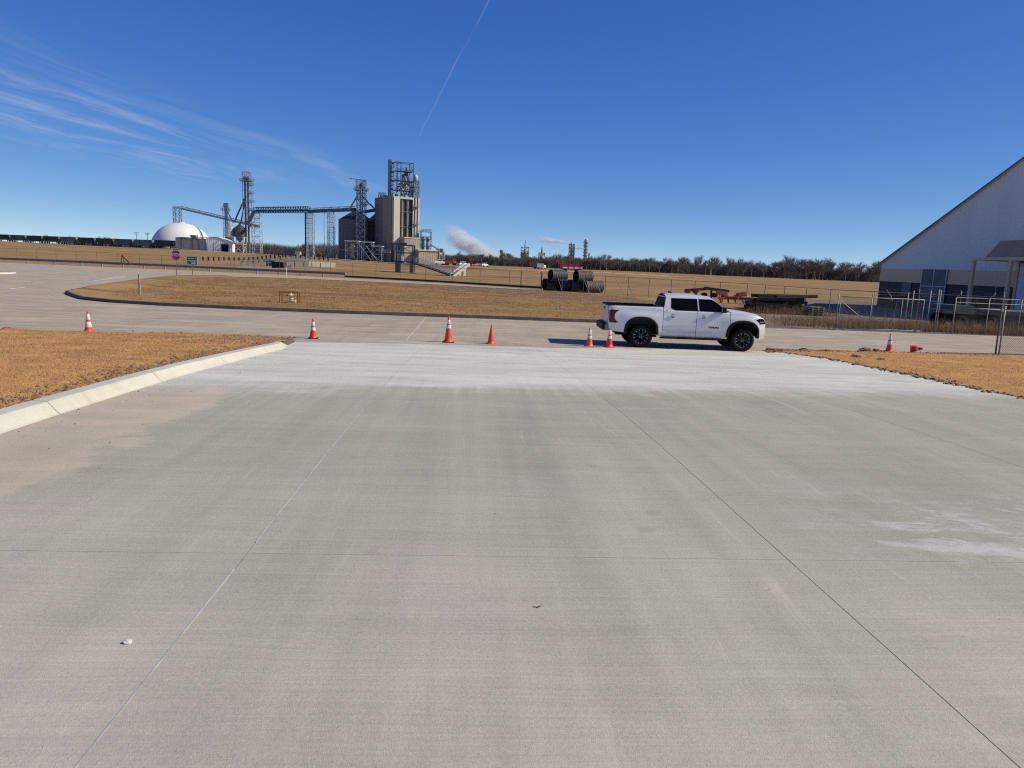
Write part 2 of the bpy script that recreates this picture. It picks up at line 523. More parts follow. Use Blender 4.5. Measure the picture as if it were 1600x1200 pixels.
# road dust low on the paintwork
_t = MAT['white'].node_tree
_b = _t.nodes['Principled BSDF']
_co = N(_t, 'ShaderNodeTexCoord').outputs['Object']
_z = N(_t, 'ShaderNodeSeparateXYZ', {0: _co}).outputs[2]
_k = MATH(_t, 'MULTIPLY', STEP(_t, _z, 0.95, 0.42), STEP(_t, NOISE(_t, VM(_t, 'MULTIPLY', _co, (2.0, 2.0, 5.0)), 1.5, 6, 0.7), 0.30, 0.75))
_src = _b.inputs['Base Color'].links[0].from_socket
_t.links.new(MIX(_t, MATH(_t, 'MULTIPLY', _k, 0.62), _src, (0.36, 0.30, 0.23)), _b.inputs['Base Color'])
MAT['black_plastic'] = pm('black_plastic', (0.008, 0.008, 0.009), 0.6, 0.2, 6.0, spec=0.2)
MAT['tyre'] = pm('tyre_rubber', (0.010, 0.010, 0.0105), 0.85, 0.3, 10.0, bump=0.3, bscale=60, spec=0.15)
MAT['rim'] = pm('black_alloy', (0.018, 0.018, 0.02), 0.35, 0.2, 4.0, metal=0.5)
MAT['machined'] = pm('machined_alloy', (0.55, 0.56, 0.58), 0.3, 0.1, 4.0, metal=0.9)
MAT['chrome'] = pm('chrome_trim', (0.75, 0.76, 0.78), 0.15, 0.05, 4.0, metal=0.9)
MAT['glass'] = glass_mat('dark_glass')
MAT['tail'] = pm('red_lamp', (0.20, 0.008, 0.010), 0.4, 0.3, 12.0, coat=0.1, spec=0.3)
MAT['lamp'] = pm('clear_lamp', (0.10, 0.105, 0.11), 0.12, 0.4, 14.0, coat=0.8)
MAT['orange'] = pm('cone_orange', (0.78, 0.075, 0.018), 0.5, 0.10, 5.0, col2=(0.62, 0.09, 0.03), thr=(0.6, 0.8))
MAT['faded_orange'] = pm('faded_orange', (0.72, 0.155, 0.05), 0.6, 0.12, 5.0, col2=(0.5, 0.16, 0.08), thr=(0.55, 0.75))
MAT['cone_red'] = pm('cone_red', (0.80, 0.045, 0.022), 0.5, 0.1, 5.0)
MAT['collar'] = pm('reflective_collar', (0.66, 0.68, 0.66), 0.45, 0.08, 10.0, col2=(0.45, 0.46, 0.45), thr=(0.6, 0.8))
MAT['steel'] = pm('galvanised_steel', (0.36, 0.38, 0.40), 0.45, 0.18, 0.6, metal=0.35)
MAT['darksteel'] = pm('dark_steel', (0.075, 0.08, 0.085), 0.55, 0.3, 0.6, metal=0.3)
MAT['midsteel'] = pm('weathered_steel', (0.20, 0.21, 0.215), 0.55, 0.25, 0.6, metal=0.3)
MAT['palesteel'] = pm('pale_painted_steel', (0.52, 0.53, 0.53), 0.5, 0.12, 0.8, metal=0.1)
MAT['pipe_rail'] = pm('galvanised_pipe', (0.29, 0.285, 0.28), 0.6, 0.15, 5.0, metal=0.25)
MAT['wire'] = pm('dull_wire', (0.17, 0.165, 0.155), 0.6, 0.15, 5.0, metal=0.3)
MAT['rustpost'] = pm('rusty_post', (0.12, 0.085, 0.06), 0.8, 0.3, 6.0)
MAT['fabric_far'] = mesh_fabric('far_wire_mesh', (0.20, 0.17, 0.14), 0.03)
MAT['elev'] = pm('elevator_concrete', (0.24, 0.22, 0.185), 0.85, 0.14, 0.25, col2=(0.17, 0.155, 0.13), thr=(0.55, 0.72), stretch=(1, 1, 0.12), bump=0.2, bscale=2)  # base colour darkened to carry the shade on the elevator's silo face
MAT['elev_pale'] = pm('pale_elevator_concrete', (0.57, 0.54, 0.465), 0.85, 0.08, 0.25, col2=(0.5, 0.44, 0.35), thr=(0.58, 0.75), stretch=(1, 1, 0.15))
MAT['beige'] = ribbed('beige_sheet', (0.34, 0.31, 0.235), 0.9, 0, 0.6, 0.0)
MAT['bin'] = ribbed('corrugated_bin', (0.10, 0.11, 0.12), 0.8, 2, 0.42, 0.55)
MAT['hopper'] = ribbed('hopper_steel', (0.46, 0.48, 0.49), 0.7, 2, 0.4, 0.5)
MAT['dome'] = pm('white_dome_skin', (0.74, 0.73, 0.69), 0.6, 0.05, 0.12, col2=(0.64, 0.62, 0.57), thr=(0.55, 0.8), stretch=(1, 1, 0.2))
MAT['shedwhite'] = ribbed('white_sheet', (0.76, 0.74, 0.66), 0.9, 0, 0.5, 0.0)
MAT['car_grey'] = ribbed('hopper_wagon_grey', (0.115, 0.12, 0.125), 1.1, 0, 0.6, 0.1, 0.2, 0.12, col2=(0.09, 0.065, 0.05))
MAT['car_brown'] = ribbed('hopper_wagon_brown', (0.085, 0.058, 0.048), 1.1, 0, 0.65, 0.1, 0.2, 0.12)
MAT['car_pale'] = ribbed('hopper_wagon_pale', (0.19, 0.19, 0.185), 1.1, 0, 0.6, 0.1, 0.2, 0.12, col2=(0.10, 0.075, 0.06))
MAT['bwall'] = ribbed('white_wall_sheet', (0.70, 0.715, 0.655), 0.45, 0, 0.55, 0.0, 0.04, 0.015)
MAT['btan'] = ribbed('tan_wall_sheet', (0.68, 0.49, 0.29), 0.45, 0, 0.6, 0.0, 0.05, 0.015)
MAT['bnavy'] = ribbed('navy_wall_sheet', (0.015, 0.015, 0.02), 0.45, 0, 0.6, 0.0, 0.1, 0.015)
MAT['bscreen'] = pm('grey_screen', (0.13, 0.13, 0.125), 0.6, 0.12, 1.5)
MAT['bdoor'] = ribbed('pale_door_sheet', (0.52, 0.60, 0.70), 0.3, 0, 0.5, 0.0, 0.04, 0.01)
MAT['brown_roof'] = ribbed('brown_canopy_sheet', (0.40, 0.255, 0.14), 0.4, 0, 0.6, 0.0, 0.08, 0.02)
MAT['trim'] = pm('dark_trim', (0.10, 0.11, 0.13), 0.5, 0.1, 2.0)
MAT['yellow'] = pm('safety_yellow', (0.26, 0.135, 0.035), 0.6, 0.2, 8.0, col2=(0.20, 0.09, 0.02), thr=(0.5, 0.75))
MAT['gold'] = pm('cream_yellow_valve', (0.75, 0.58, 0.28), 0.45, 0.15, 8.0)
MAT['red_sign'] = pm('stop_red', (0.50, 0.022, 0.03), 0.45, 0.08, 3.0)
MAT['green_sign'] = pm('sign_green', (0.008, 0.16, 0.085), 0.45, 0.1, 3.0)
MAT['sign_white'] = pm('sign_white', (0.78, 0.79, 0.78), 0.5, 0.03, 3.0)
MAT['wood'] = pm('dark_tie_wood', (0.032, 0.028, 0.025), 0.9, 0.45, 2.0, stretch=(0.3, 3, 3), bump=0.4, bscale=12)
MAT['palewood'] = pm('weathered_plank', (0.36, 0.29, 0.21), 0.85, 0.25, 3.0, stretch=(0.4, 3, 3))
MAT['redmach'] = pm('faded_red_machine', (0.36, 0.075, 0.05), 0.65, 0.25, 1.5, col2=(0.2, 0.06, 0.045), thr=(0.5, 0.75))
MAT['maroon'] = pm('dark_red_machine', (0.12, 0.018, 0.016), 0.6, 0.3, 1.5)
MAT['culvert'] = ribbed('culvert_steel', (0.05, 0.054, 0.06), 0.22, 0, 0.65, 0.1, 0.25, 0.02, col2=(0.12, 0.085, 0.06))
MAT['rustculvert'] = ribbed('rusty_culvert', (0.085, 0.062, 0.047), 0.22, 0, 0.75, 0.05, 0.3, 0.02, col2=(0.11, 0.07, 0.05))
MAT['bark'] = pm('grey_bark', (0.23, 0.20, 0.175), 0.9, 0.25, 1.0, bump=0.3)
MAT['twig'] = pm('winter_twigs', (0.19, 0.163, 0.14), 0.9, 0.30, 0.15, world_co=True)
MAT['twig2'] = pm('brown_thicket', (0.145, 0.118, 0.098), 0.9, 0.35, 0.12, world_co=True)
MAT['firered'] = pm('red_trailer_paint', (0.52, 0.035, 0.03), 0.45, 0.15, 1.0)
MAT['stone'] = pm('pale_stone', (0.62, 0.59, 0.53), 0.9, 0.15, 30.0, bump=0.5)
MAT['guard'] = pm('guardrail_steel', (0.20, 0.20, 0.215), 0.45, 0.15, 1.0, metal=0.4)
MAT['refinery'] = pm('distant_plant_steel', (0.22, 0.22, 0.22), 0.6, 0.3, 0.1)
MAT['creosote'] = pm('tarred_pole', (0.05, 0.042, 0.036), 0.9, 0.2, 2.0)

# ------------------------------------------------------------------ land form
PROF = [(-8, 1.02), (0, 0.90), (2.74, 0.86), (8.35, 0.77), (11.0, 0.70), (13.87, 0.60), (17.0, 0.44), (21.0, 0.22), (24.1, 0.07), (25.6, 0.02), (28, 0.0), (40, 0.0)]


def prof(y):
    """fall of the driveway away from the camera, smoothed"""
    return sum(interp(y + d, PROF) for d in (-1.2, -0.6, 0, 0.6, 1.2)) / 5


def plateau(q):
    return interp(q, [(-0.9, 3.6), (-0.70, 3.7), (-0.48, 3.2), (-0.42, 2.9), (-0.35, 2.6), (-0.26, 1.9), (-0.17, 1.3), (-0.09, 1.0), (0.0, 1.0), (0.12, 1.1), (0.3, 0.7), (0.6, 0.4)])


def land(x, y):
    if y < 30:
        return prof(y)
    z = 0.0
    if y > 108:
        q = x / y
        y1 = interp(q, [(-0.5, 330), (-0.36, 300), (-0.30, 175), (0.0, 175), (0.1, 240), (0.5, 260)])
        z = plateau(q) * sstep(112, y1, y)
        if y > 700:
            z *= 1.0
        z += 0.12 * math.sin(x * 0.06) * math.sin(y * 0.035) * sstep(120, 200, y)
    return z


def lines(segs):
    out = []
    for a, b, st in segs:
        n = max(1, int(round((b - a) / st)))
        out += [a + (b - a) * i / n for i in range(n)]
    out.append(segs[-1][1])
    return out


gy = lines([(-60, -8, 13), (-8, 30, 1.0), (30, 108, 3), (108, 340, 5), (340, 520, 9), (520, 1200, 60), (1200, 9000, 600)])
gx = lines([(-9000, -1200, 600), (-1200, -450, 60), (-450, -120, 9), (-120, 120, 4), (120, 450, 9), (450, 1200, 60), (1200, 9000, 600)])
rows = [[(x, y, land(x, y) - (0.07 if y < 30 else 0.03)) for x in gx] for y in gy]
tag(MB().grid(rows).build('ground', MAT['field'], smooth=True), kind='structure')


def sheet(name, poly, zf, mat, step=None, parent=None, jitter=0.0, kind='structure', smooth=True):
    """flat piece of ground with an arbitrary outline, filled with a dense triangulation"""
    pts = [Vector(p) for p in poly]
    n = len(pts)
    edges = [(i, (i + 1) % n) for i in range(n)]
    if step:
        xs = [p[0] for p in poly]
        ys = [p[1] for p in poly]
        y = min(ys) + step / 2
        while y < max(ys):
            x = min(xs) + step / 2
            while x < max(xs):
                pts.append(Vector((x + random.uniform(-.3, .3) * step, y + random.uniform(-.3, .3) * step)))
                x += step
            y += step
    v, e, f, _, _, _ = delaunay_2d_cdt(pts, edges, [], 1, 1e-4)
    mb = MB()
    mb.add([(p.x, p.y, zf(p.x, p.y)) for p in v], [tuple(q) for q in f])
    o = mb.build(name, mat, parent, smooth=smooth)
    me = o.data
    bm = bmesh.new()
    bm.from_mesh(me)
    for fc in bm.faces:
        if fc.normal.z < 0:
            fc.normal_flip()
    bm.to_mesh(me)
    bm.free()
    if kind:
        tag(o, kind=kind)
    return o


# ------------------------------------------------------------------ roads
EDGE = [(-7.2, 24.0), (-5.3, 24.7), (-3.4, 25.3), (-1.2, 25.65), (1.1, 25.85), (3.45, 26.7), (5.9, 27.3), (8.4, 27.7), (9.7, 27.9)]
road_poly = [(-150, 16), (-60, 20), (-16.4, 23.2), (-14.4, 24.6), (-11.4, 25.6), (-8.5, 25.9), (-7.6, 25.2)] + EDGE + [
    (10.4, 28.5), (12.5, 28.9), (16.4, 29.5), (19.6, 29.8), (26, 30.8), (70, 37), (70, 45), (24, 40.8), (17, 40.4), (12, 39.6), (6.6, 38.9),
    (-1.8, 38.44), (-10, 38.0), (-18.5, 38.4), (-21.6, 39.2), (-24.0, 40.7), (-26.3, 43.5), (-27.8, 45.6), (-28.6, 47.6), (-30.3, 52.6),
    (-33.5, 64.0), (-37.2, 79), (-37.6, 84), (-35.5, 89.5), (-28, 93.0), (-10, 91.0), (3, 84.5), (3.2, 87.5), (-9.2, 96.8), (-24, 103.6), (-37.2, 106.0),
    (-52, 110.2), (-78, 112.8), (-150, 117)]
road = sheet('road', road_poly, lambda x, y: (0.008 if y > 27 else max(0.0, interp(y, [(20, 0.06), (24, 0.05), (27, 0.0)])) + 0.008), MAT['road'], 3.0)
# pale sealed joint across the road and faint long joints
for p, q, w in (((-3.85, 25.9), (-4.55, 37.9), 0.07), ((-24.9, 35.5), (-28.2, 46.8), 0.06), ((-60, 31.5), (-4.3, 31.9), 0.035), ((-4.1, 31.9), (26, 34.2), 0.03),
                ((-13.6, 25.6), (-12.2, 38.0), 0.03), ((6.2, 27.8), (7.8, 38.6), 0.025), ((-28.6, 47.6), (-70, 36), 0.05), ((-34, 64), (-75, 58), 0.06)):
    d = (Vector(q) - Vector(p)).normalized()
    nrm = Vector((-d.y, d.x)) * w / 2
    P_, Q_ = Vector(p), Vector(q)
    z = lambda v: (0.012 if v.y > 27 else max(0.0, interp(v.y, [(20, 0.06), (24, 0.05), (27, 0.0)])) + 0.014)
    k = 8
    rws = []
    for s in (-1, 1):
        rws.append([(*(P_.lerp(Q_, i / k) + nrm * s), z(P_.lerp(Q_, i / k))) for i in range(k + 1)])
    MB().grid(rws[::-1]).build('joint_sealant', MAT['filler'], road)
# painted lane marks on the side road
for p, q, w in (((-38.5, 57.9), (-35.8, 56.4), .16), ((-35.9, 56.9), (-34.3, 56.8), .16), ((-32.5, 47.4), (-33.3, 50.2), .16), ((-40.3, 67.1), (-37.6, 65.4), .16),
                ((-36.1, 63.1), (-40.5, 76.9), .16), ((-46.1, 79.9), (-37.4, 76.4), .18), ((-52, 70), (-48.5, 69), .16), ((-31.6, 42.6), (-32.2, 45.0), .16), ((-47, 70.5), (-44.5, 69.4), .16)):
    a, b = Vector(p), Vector(q)
    d = (b - a).normalized()
    nr = Vector((-d.y, d.x)) * w / 2
    MB().add([(*(a - nr), .016), (*(b - nr), .016), (*(b + nr), .016), (*(a + nr), .016)], [(0, 1, 2, 3)]).build('painted_line', MAT['paint_line'], road)


def kerb_strip(name, pts, w, h, mat, zf, label=None, seg_len=None, face=0.06, parent=None):
    """kerb swept along pts; the road lies on the right-hand side of the direction of travel"""
    objs = []
    mb = MB()
    P = [Vector(p) for p in pts]
    secs = []
    for i, p in enumerate(P):
        d = (P[min(i + 1, len(P) - 1)] - P[max(i - 1, 0)]).normalized()
        nr = Vector((d.y, -d.x))
        z = zf(p.x, p.y)
        secs.append([(*(p + nr * face), z - .05), (*(p + nr * face), z + 0.01), (*(p + nr * 0.012), z + h - .02), (*(p - nr * 0.012), z + h), (*(p - nr * w), z + h - .005), (*(p - nr * (w + .03)), z - .12)])
    mb.grid(secs)
    n = len(secs[0])
    mb.add(secs[0] + secs[-1], [tuple(range(n)), tuple(range(2 * n - 1, n - 1, -1))])
    return mb.build(name, mat, parent, fix=True)


far_kerb = [(11, 39.45), (6.6, 38.95), (2.4, 38.65), (-1.8, 38.5), (-6, 38.2), (-10, 38.05), (-14, 38.1), (-18.5, 38.45), (-21.6, 39.25), (-24.0, 40.75), (-26.3, 43.55), (-27.8, 45.65), (-28.5, 47.6), (-29.3, 50), (-30.3, 52.7), (-33.5, 64.1), (-37.2, 79), (-37.6, 84), (-35.5, 89.4)]
ks = kerb_strip('kerb', [Vector(p) for p in far_kerb][::-1], 0.16, 0.17, MAT['old_curb'], lambda x, y: 0.0, face=0.05)
tag(ks, kind='structure')
# turf banked up against the back of that kerb
kp = [Vector(p) for p in far_kerb][::-1]
bank = []
for i, p in enumerate(kp):
    d = (kp[min(i + 1, len(kp) - 1)] - kp[max(i - 1, 0)]).normalized()
    nr = Vector((d.y, -d.x))
    bank.append([(*(p - nr * o_), h_) for o_, h_ in ((0.14, 0.172), (0.6, 0.165), (1.6, 0.09), (3.2, -0.034))])
tag(MB().grid(bank).build('verge', MAT['field'], smooth=True), kind='structure')
isl = [(-49.0, 70.0), (-48.9, 71.5), (-49.6, 73.2), (-56, 74), (-60, 73), (-60, 69.5), (-52, 69.2)]
sheet('traffic_island', isl, lambda x, y: 0.12, MAT['lawn'], None)
ksl = kerb_strip('kerb', [(-60, 69.4), (-52, 69.1), (-49.2, 69.7), (-48.7, 71.5), (-49.5, 73.3), (-56, 74.1)], 0.15, 0.15, MAT['curb'], lambda x, y: 0.0)
tag(ksl, kind='structure')

# ------------------------------------------------------------------ driveway of separate slabs
SK = 0.063


def edge_y(x):
    return interp(x, EDGE + [(30, 33)]) if x > -7.2 else 24.0 + (x + 7.2) * 0.4


def apron_y(x):
    return 13.55 + 0.235 * x


def joint_y(x):
    return 5.02 + 0.075 * x


def on_col(u, yf):
    x = u
    for _ in range(30):
        x = u - SK * yf(x)
    return x, yf(x)


drive = tag(MB().grid([[(x, y, prof(y) - 0.035) for x in (-6.8, -3, 0, 4, 8, 11.4)] for y in lines([(-7, 24.3, 0.8)])]).build('driveway', MAT['bed']), kind='structure')
cols = [(-5.25, -1.50), (-1.50, 2.42), (2.42, 6.62), (6.62, 13.2)]
rowsY = [(lambda x: -7.0, joint_y), (joint_y, apron_y), (apron_y, edge_y)]
G = 0.0035
for ci, (u0, u1) in enumerate(cols):
    for ri, (ya, yb) in enumerate(rowsY):
        a0, a1 = u0 + G, u1 - G
        if ci == 0 and ri == 2:
            a0 = u0 - 0.62
        nu = 10
        nv = (14, 14, 18)[ri]
        topr = []
        for j in range(nv + 1):
            r = []
            for i in range(nu + 1):
                u = a0 + (a1 - a0) * i / nu
                xa, yA = on_col(u, ya)
                xb, yB = on_col(u, yb)
                yA += 0.002
                yB -= 0.002 if ri < 2 else -0.02
                f = j / nv
                y = yA + (yB - yA) * f
                x = u - SK * y
                r.append((x, y, prof(y)))
            topr.append(r)
        # worn arris: drop a narrow rim, then the side wall
        mb = MB()
        mb.grid(topr)
        rim = topr[0] + [r[-1] for r in topr[1:]] + topr[-1][::-1][1:] + [r[0] for r in topr[::-1][1:-1]]
        cx = sum(p[0] for p in rim) / len(rim)
        low = [(p[0], p[1], p[2] - 0.034) for p in rim]
        n = len(rim)
        mb.add(rim + low, [(i, n + i, n + (i + 1) % n, (i + 1) % n) for i in range(n)])
        mb.build('slab', MAT['apron'] if ri == 2 else MAT['slab'], drive, smooth=False, fix=True)
# pale filler squeezed into the left joint
for a, b in ((-6, 4.6), (5.1, 13.0), (13.3, 23.5)):
    r0, r1 = [], []
    for i in range(60):
        y = a + (b - a) * i / 59
        x = -1.50 - SK * y + 0.004 * noise.noise(Vector((0, y * 1.7, 3)))
        w = 0.006 + 0.003 * noise.noise(Vector((2, y * 2.1, 9)))
        r0.append((x - w, y, prof(y) + 0.0025))
        r1.append((x + w, y, prof(y) + 0.0025))
    MB().grid([r1, r0]).build('joint_filler', MAT['filler'], drive)

# new kerb along the left of the driveway, cast in lengths
ys = [-2.0, 3.2, 6.2, 9.3, 12.5, 15.9, 19.3, 22.6]
kroot = tag(bpy.data.objects.new('driveway_kerb', None), kind='structure')
COL.objects.link(kroot)
for a, b in zip(ys, ys[1:]):
    last = b == ys[-1]
    secs = []
    n = 14
    for i in range(n + 1):
        y = a + 0.007 + (b - a - 0.014) * i / n
        fl = 0.0
        hh = 0.165
        if y > 20.2:
            fl = -0.35 * ((y - 20.2) / 2.4) ** 2
            hh = 0.165 * (1 - 0.35 * ((y - 20.2) / 2.4))
        x = -5.25 - SK * y + fl
        z = prof(y)
        wv = 0.004 * noise.noise(Vector((x, y * 1.3, 1)))
        secs.append([(x - .02, y, z - .03), (x + .012, y, z + .004), (x - .015, y, z + .022), (x - .125 + wv, y, z + hh - .03), (x - .15 + wv, y, z + hh - .006), (x - .18, y, z + hh), (x - .36, y, z + hh + .004), (x - .385, y, z + hh - .02), (x - .39, y, z - .1)])
    mb = MB().grid([list(c) for c in zip(*secs)][::-1])
    k = len(secs[0])
    mb.add(secs[0], [tuple(range(k))])
    mb.add(secs[-1], [tuple(range(k - 1, -1, -1))])
    mb.build('kerb_length', MAT['curb'], kroot, fix=True)

# ------------------------------------------------------------------ lawns


def lawn_l(x, y):
    b = 0.02 * noise.noise(Vector((x * .9, y * .9, 0))) + 0.012 * noise.noise(Vector((x * 4, y * 4, 5)))
    k = sstep(25.9, 21.5, y)
    e = sstep(0, 0.5, (-5.6 - SK * y) - x)
    return (prof(y) + 0.135 + 0.03 * e) * k + 0.035 * (1 - k) + b * e


def kx(y):
    return -5.25 - SK * y - 0.37 - (0.35 * ((y - 20.2) / 2.4) ** 2 if y > 20.2 else 0)


lp = [(kx(y), y) for y in [i * 0.75 for i in range(-2, 31)]] + [(-7.35, 23.4), (-7.7, 24.6), (-8.2, 25.5), (-8.9, 25.95), (-10, 26.0), (-11.4, 25.7), (-13, 25.2), (-14.4, 24.7), (-16.4, 23.35), (-24, 22.6), (-60, 20.3), (-60, -1.5)]
lp = lp[:33] + [(p[0] + random.uniform(-.05, .05), p[1] + random.uniform(-.06, .06)) for p in lp[33:]]
lawn_left = sheet('lawn_left', lp, lawn_l, MAT['lawn'], 0.45)


redge = [(9.6, 27.95), (10.3, 27.2), (11.0, 26.2), (11.25, 25.2), (11.35, 23.5), (11.3, 21.5), (11.1, 19.6), (10.95, 17.8), (10.85, 16.4), (10.8, 15.3), (10.7, 12), (10.6, 8), (10.5, 4), (10.5, -3)]
REDGE_X = [(-b_, a_) for a_, b_ in redge]


def lawn_r(x, y):
    b = 0.02 * noise.noise(Vector((x * .9, y * .9, 7))) + 0.014 * noise.noise(Vector((x * 4, y * 4, 2)))
    e = sstep(0, 1.0, x - 10.7)
    e2 = sstep(0.15, 0.5, x - interp(-y, REDGE_X))
    return prof(y) + 0.003 + (0.019 + 0.05 * e * sstep(29, 26, y) + b * (0.3 + 0.7 * e)) * e2


rp = []
for a, b in zip(redge, redge[1:]):
    n = max(2, int(math.dist(a, b) / 0.22))
    for i in range(n):
        t_ = i / n
        x_, y_ = a[0] + (b[0] - a[0]) * t_, a[1] + (b[1] - a[1]) * t_
        rp.append((x_ + 0.10 * noise.noise(Vector((y_ * 2.3, x_, 4))) + 0.05 * noise.noise(Vector((y_ * 9, x_, 4))), y_))
rp += [(46, -3), (46, 33.4), (26, 30.9), (19.6, 29.85), (16.4, 29.5), (12.5, 28.95), (10.4, 28.55)]
lawn_right = sheet('lawn_right', rp, lawn_r, MAT['lawn'], 0.5)


def inside(poly, X, Y):
    c = np.zeros(len(X), bool)
    j = len(poly) - 1
    for i in range(len(poly)):
        xi, yi = poly[i]
        xj, yj = poly[j]
        if yi != yj:
            m = ((yi > Y) != (yj > Y)) & (X < (xj - xi) * (Y - yi) / (yj - yi) + xi)
            c ^= m
        j = i
    return c


rng = np.random.default_rng(3)


def blades(name, label, poly, zf, box, count, h, w, mat, lean=0.9, patch=0.0):
    X = rng.uniform(box[0], box[1], count)
    Y = rng.uniform(box[2], box[3], count)
    k = inside(poly, X, Y)
    X, Y = X[k], Y[k]
    if patch:
        pn = np.array([noise.noise(Vector((a * .35, b * .55, 3))) + 0.6 * noise.noise(Vector((a * 1.3, b * 1.5, 8))) for a, b in zip(X, Y)])
        k = pn > patch
        X, Y = X[k], Y[k]
    Z = np.array([zf(a, b) for a, b in zip(X, Y)])
    n = len(X)
    th = rng.uniform(0, 2 * PI, n)
    hh = h * rng.uniform(0.45, 1.25, n)
    ww = w * rng.uniform(0.6, 1.3, n)
    dx, dy = np.cos(th) * ww / 2, np.sin(th) * ww / 2
    lx = rng.normal(0, lean, n) * hh
    ly = rng.normal(0, lean, n) * hh
    V = np.empty((n, 3, 3), np.float32)
    V[:, 0] = np.stack([X - dx, Y - dy, Z - 0.004], 1)
    V[:, 1] = np.stack([X + dx, Y + dy, Z - 0.004], 1)
    V[:, 2] = np.stack([X + lx, Y + ly, Z + hh], 1)
    F = np.arange(n * 3).reshape(n, 3)
    o = np_mesh(name, V.reshape(-1, 3), F, mat)
    return tag(o, label, 'grass', kind='stuff')


blades('lawn_grass', 'short dry straw coloured grass on the lawn beside the pale kerb', lp, lawn_l, (-22, -5.4, 6.0, 26), 300000, 0.042, 0.0085, MAT['blade'], 0.9, -0.55)
blades('lawn_grass', 'short dry straw coloured grass on the lawn right of the driveway', rp, lawn_r, (10.2, 25, 13, 30), 170000, 0.04, 0.010, MAT['blade'], 0.9, -0.55)
fp = [(13, 39.8), (6.6, 39.2), (-1.8, 38.8), (-10, 38.4), (-18.5, 38.8), (-24, 41.2), (-27.5, 46), (-33, 64), (-37, 80), (-35, 88), (-28, 92), (-8, 88), (3, 82), (10, 78), (15, 60), (15, 44)]
blades('field_grass', 'dry tufted grass between the two roads', fp, lambda x, y: (0.10 if y < 39.6 else 0.0), (-38, 15, 38, 92), 170000, 0.075, 0.035, MAT['blade2'], 1.1, -0.15)


# loose soil and crumbs along lawn edges
def crumbs(name, label, spots, smin, smax, mat):
    base = [Vector(v).normalized() for v in ((1, 0, 0.1), (-1, 0.2, 0), (0, 1, 0.1), (0.1, -1, 0), (0, 0.1, 0.75), (0, 0, -0.6))]
    faces = [(0, 2, 4), (2, 1, 4), (1, 3, 4), (3, 0, 4), (2, 0, 5), (1, 2, 5), (3, 1, 5), (0, 3, 5)]
    V, F = [], []
    for x, y, z in spots:
        s = smin + (smax - smin) * random.random() ** 3
        a = random.uniform(0, 2 * PI)
        ca, sa = math.cos(a), math.sin(a)
        o = len(V)
        for b in base:
            k = s * random.uniform(.6, 1.2)
            V.append((x + (b.x * ca - b.y * sa) * k * 1.3, y + (b.x * sa + b.y * ca) * k, z + b.z * k * .8))
        F += [(i + o, j + o, l + o) for i, j, l in faces]
    return tag(np_mesh(name, V, F, mat), label, 'soil', kind='stuff')


sp = []
for _ in range(2600):
    y = random.uniform(5, 23.5)
    d = abs(random.gauss(0, .22))
    sp.append((kx(y) - d, y, lawn_l(kx(y) - d, y)))
for _ in range(2200):
    y = random.uniform(19.5, 26)
    x = kx(min(y, 23)) - abs(random.gauss(0, 2.2)) - 0.1
    if y < 25.9:
        sp.append((x, y, lawn_l(x, y)))
crumbs('soil_crumbs', 'loose brown soil crumbs along the pale kerb and lawn tip', sp, .012, .055, MAT['soil'])
sp = []
for _ in range(230):
    y = random.uniform(4.5, 21)
    d = abs(random.gauss(0, .35)) if random.random() < .8 else random.uniform(0, 2.5)
    sp.append((-5.21 - SK * y + d, y, prof(y) + .004))
for _ in range(50):
    y = random.uniform(4.5, 23)
    sp.append((random.uniform(-5, 9.5), y, prof(y) + .002))
crumbs('grit', 'small bits of soil and grit lying on the slabs near the pale kerb', sp, .003, .012, MAT['soil'])
sp = []
for _ in range(1300):
    y = random.uniform(8, 28)
    x = interp(-y, [(-b, a) for a, b in redge]) + random.gauss(0.08, .16)
    sp.append((x, y, prof(y) + 0.012))
for _ in range(700):
    x = random.uniform(9.6, 20)
    y = interp(x, [(9.6, 28.0), (10.4, 28.5), (12.5, 28.9), (16.4, 29.5), (20, 29.9)]) + random.gauss(-.12, .1)
    sp.append((x, y, lawn_r(x, y)))
for _ in range(900):
    x = 9.5 + abs(random.gauss(0, 1.5))
    y = interp(x, [(9.6, 28.0), (10.4, 28.5), (12.5, 28.9), (16.4, 29.5), (20, 29.9)]) - abs(random.gauss(0, .28))
    sp.append((x, y, lawn_r(x, y)))
crumbs('soil_crumbs', 'loose brown soil crumbs along the edge of the right lawn', sp, .010, .07, MAT['soil'])


sheet('verge_soil', [(-8.9, 22.2), (-7.0, 22.2), (-7.02, 23.0), (-7.15, 23.9), (-7.35, 24.6), (-7.7, 25.5), (-9.2, 26.05)], lambda x, y: prof(y) + 0.010, MAT['soil'], 0.4)


def clod(x, y, s, label, zf, sq=0.6):
    bm = bmesh.new()
    bmesh.ops.create_icosphere(bm, subdivisions=3, radius=s)
    for v in bm.verts:
        p = v.co.copy()
        v.co = p * (1 + 0.45 * noise.noise(p * (2.2 / s) + Vector((x, y, 0))) + 0.2 * noise.noise(p * (6 / s)))
        v.co.z *= sq
        v.co.x *= 1.35
    me = bpy.data.meshes.new('soil_clod')
    bm.to_mesh(me)
    bm.free()
    me.materials.append(MAT['soil'])
    o = bpy.data.objects.new('soil_clod', me)
    COL.objects.link(o)
    o.location = (x, y, zf(x, y) + s * sq * 0.25)
    return tag(o, label, 'soil', 'clods of soil on the lawn edges')


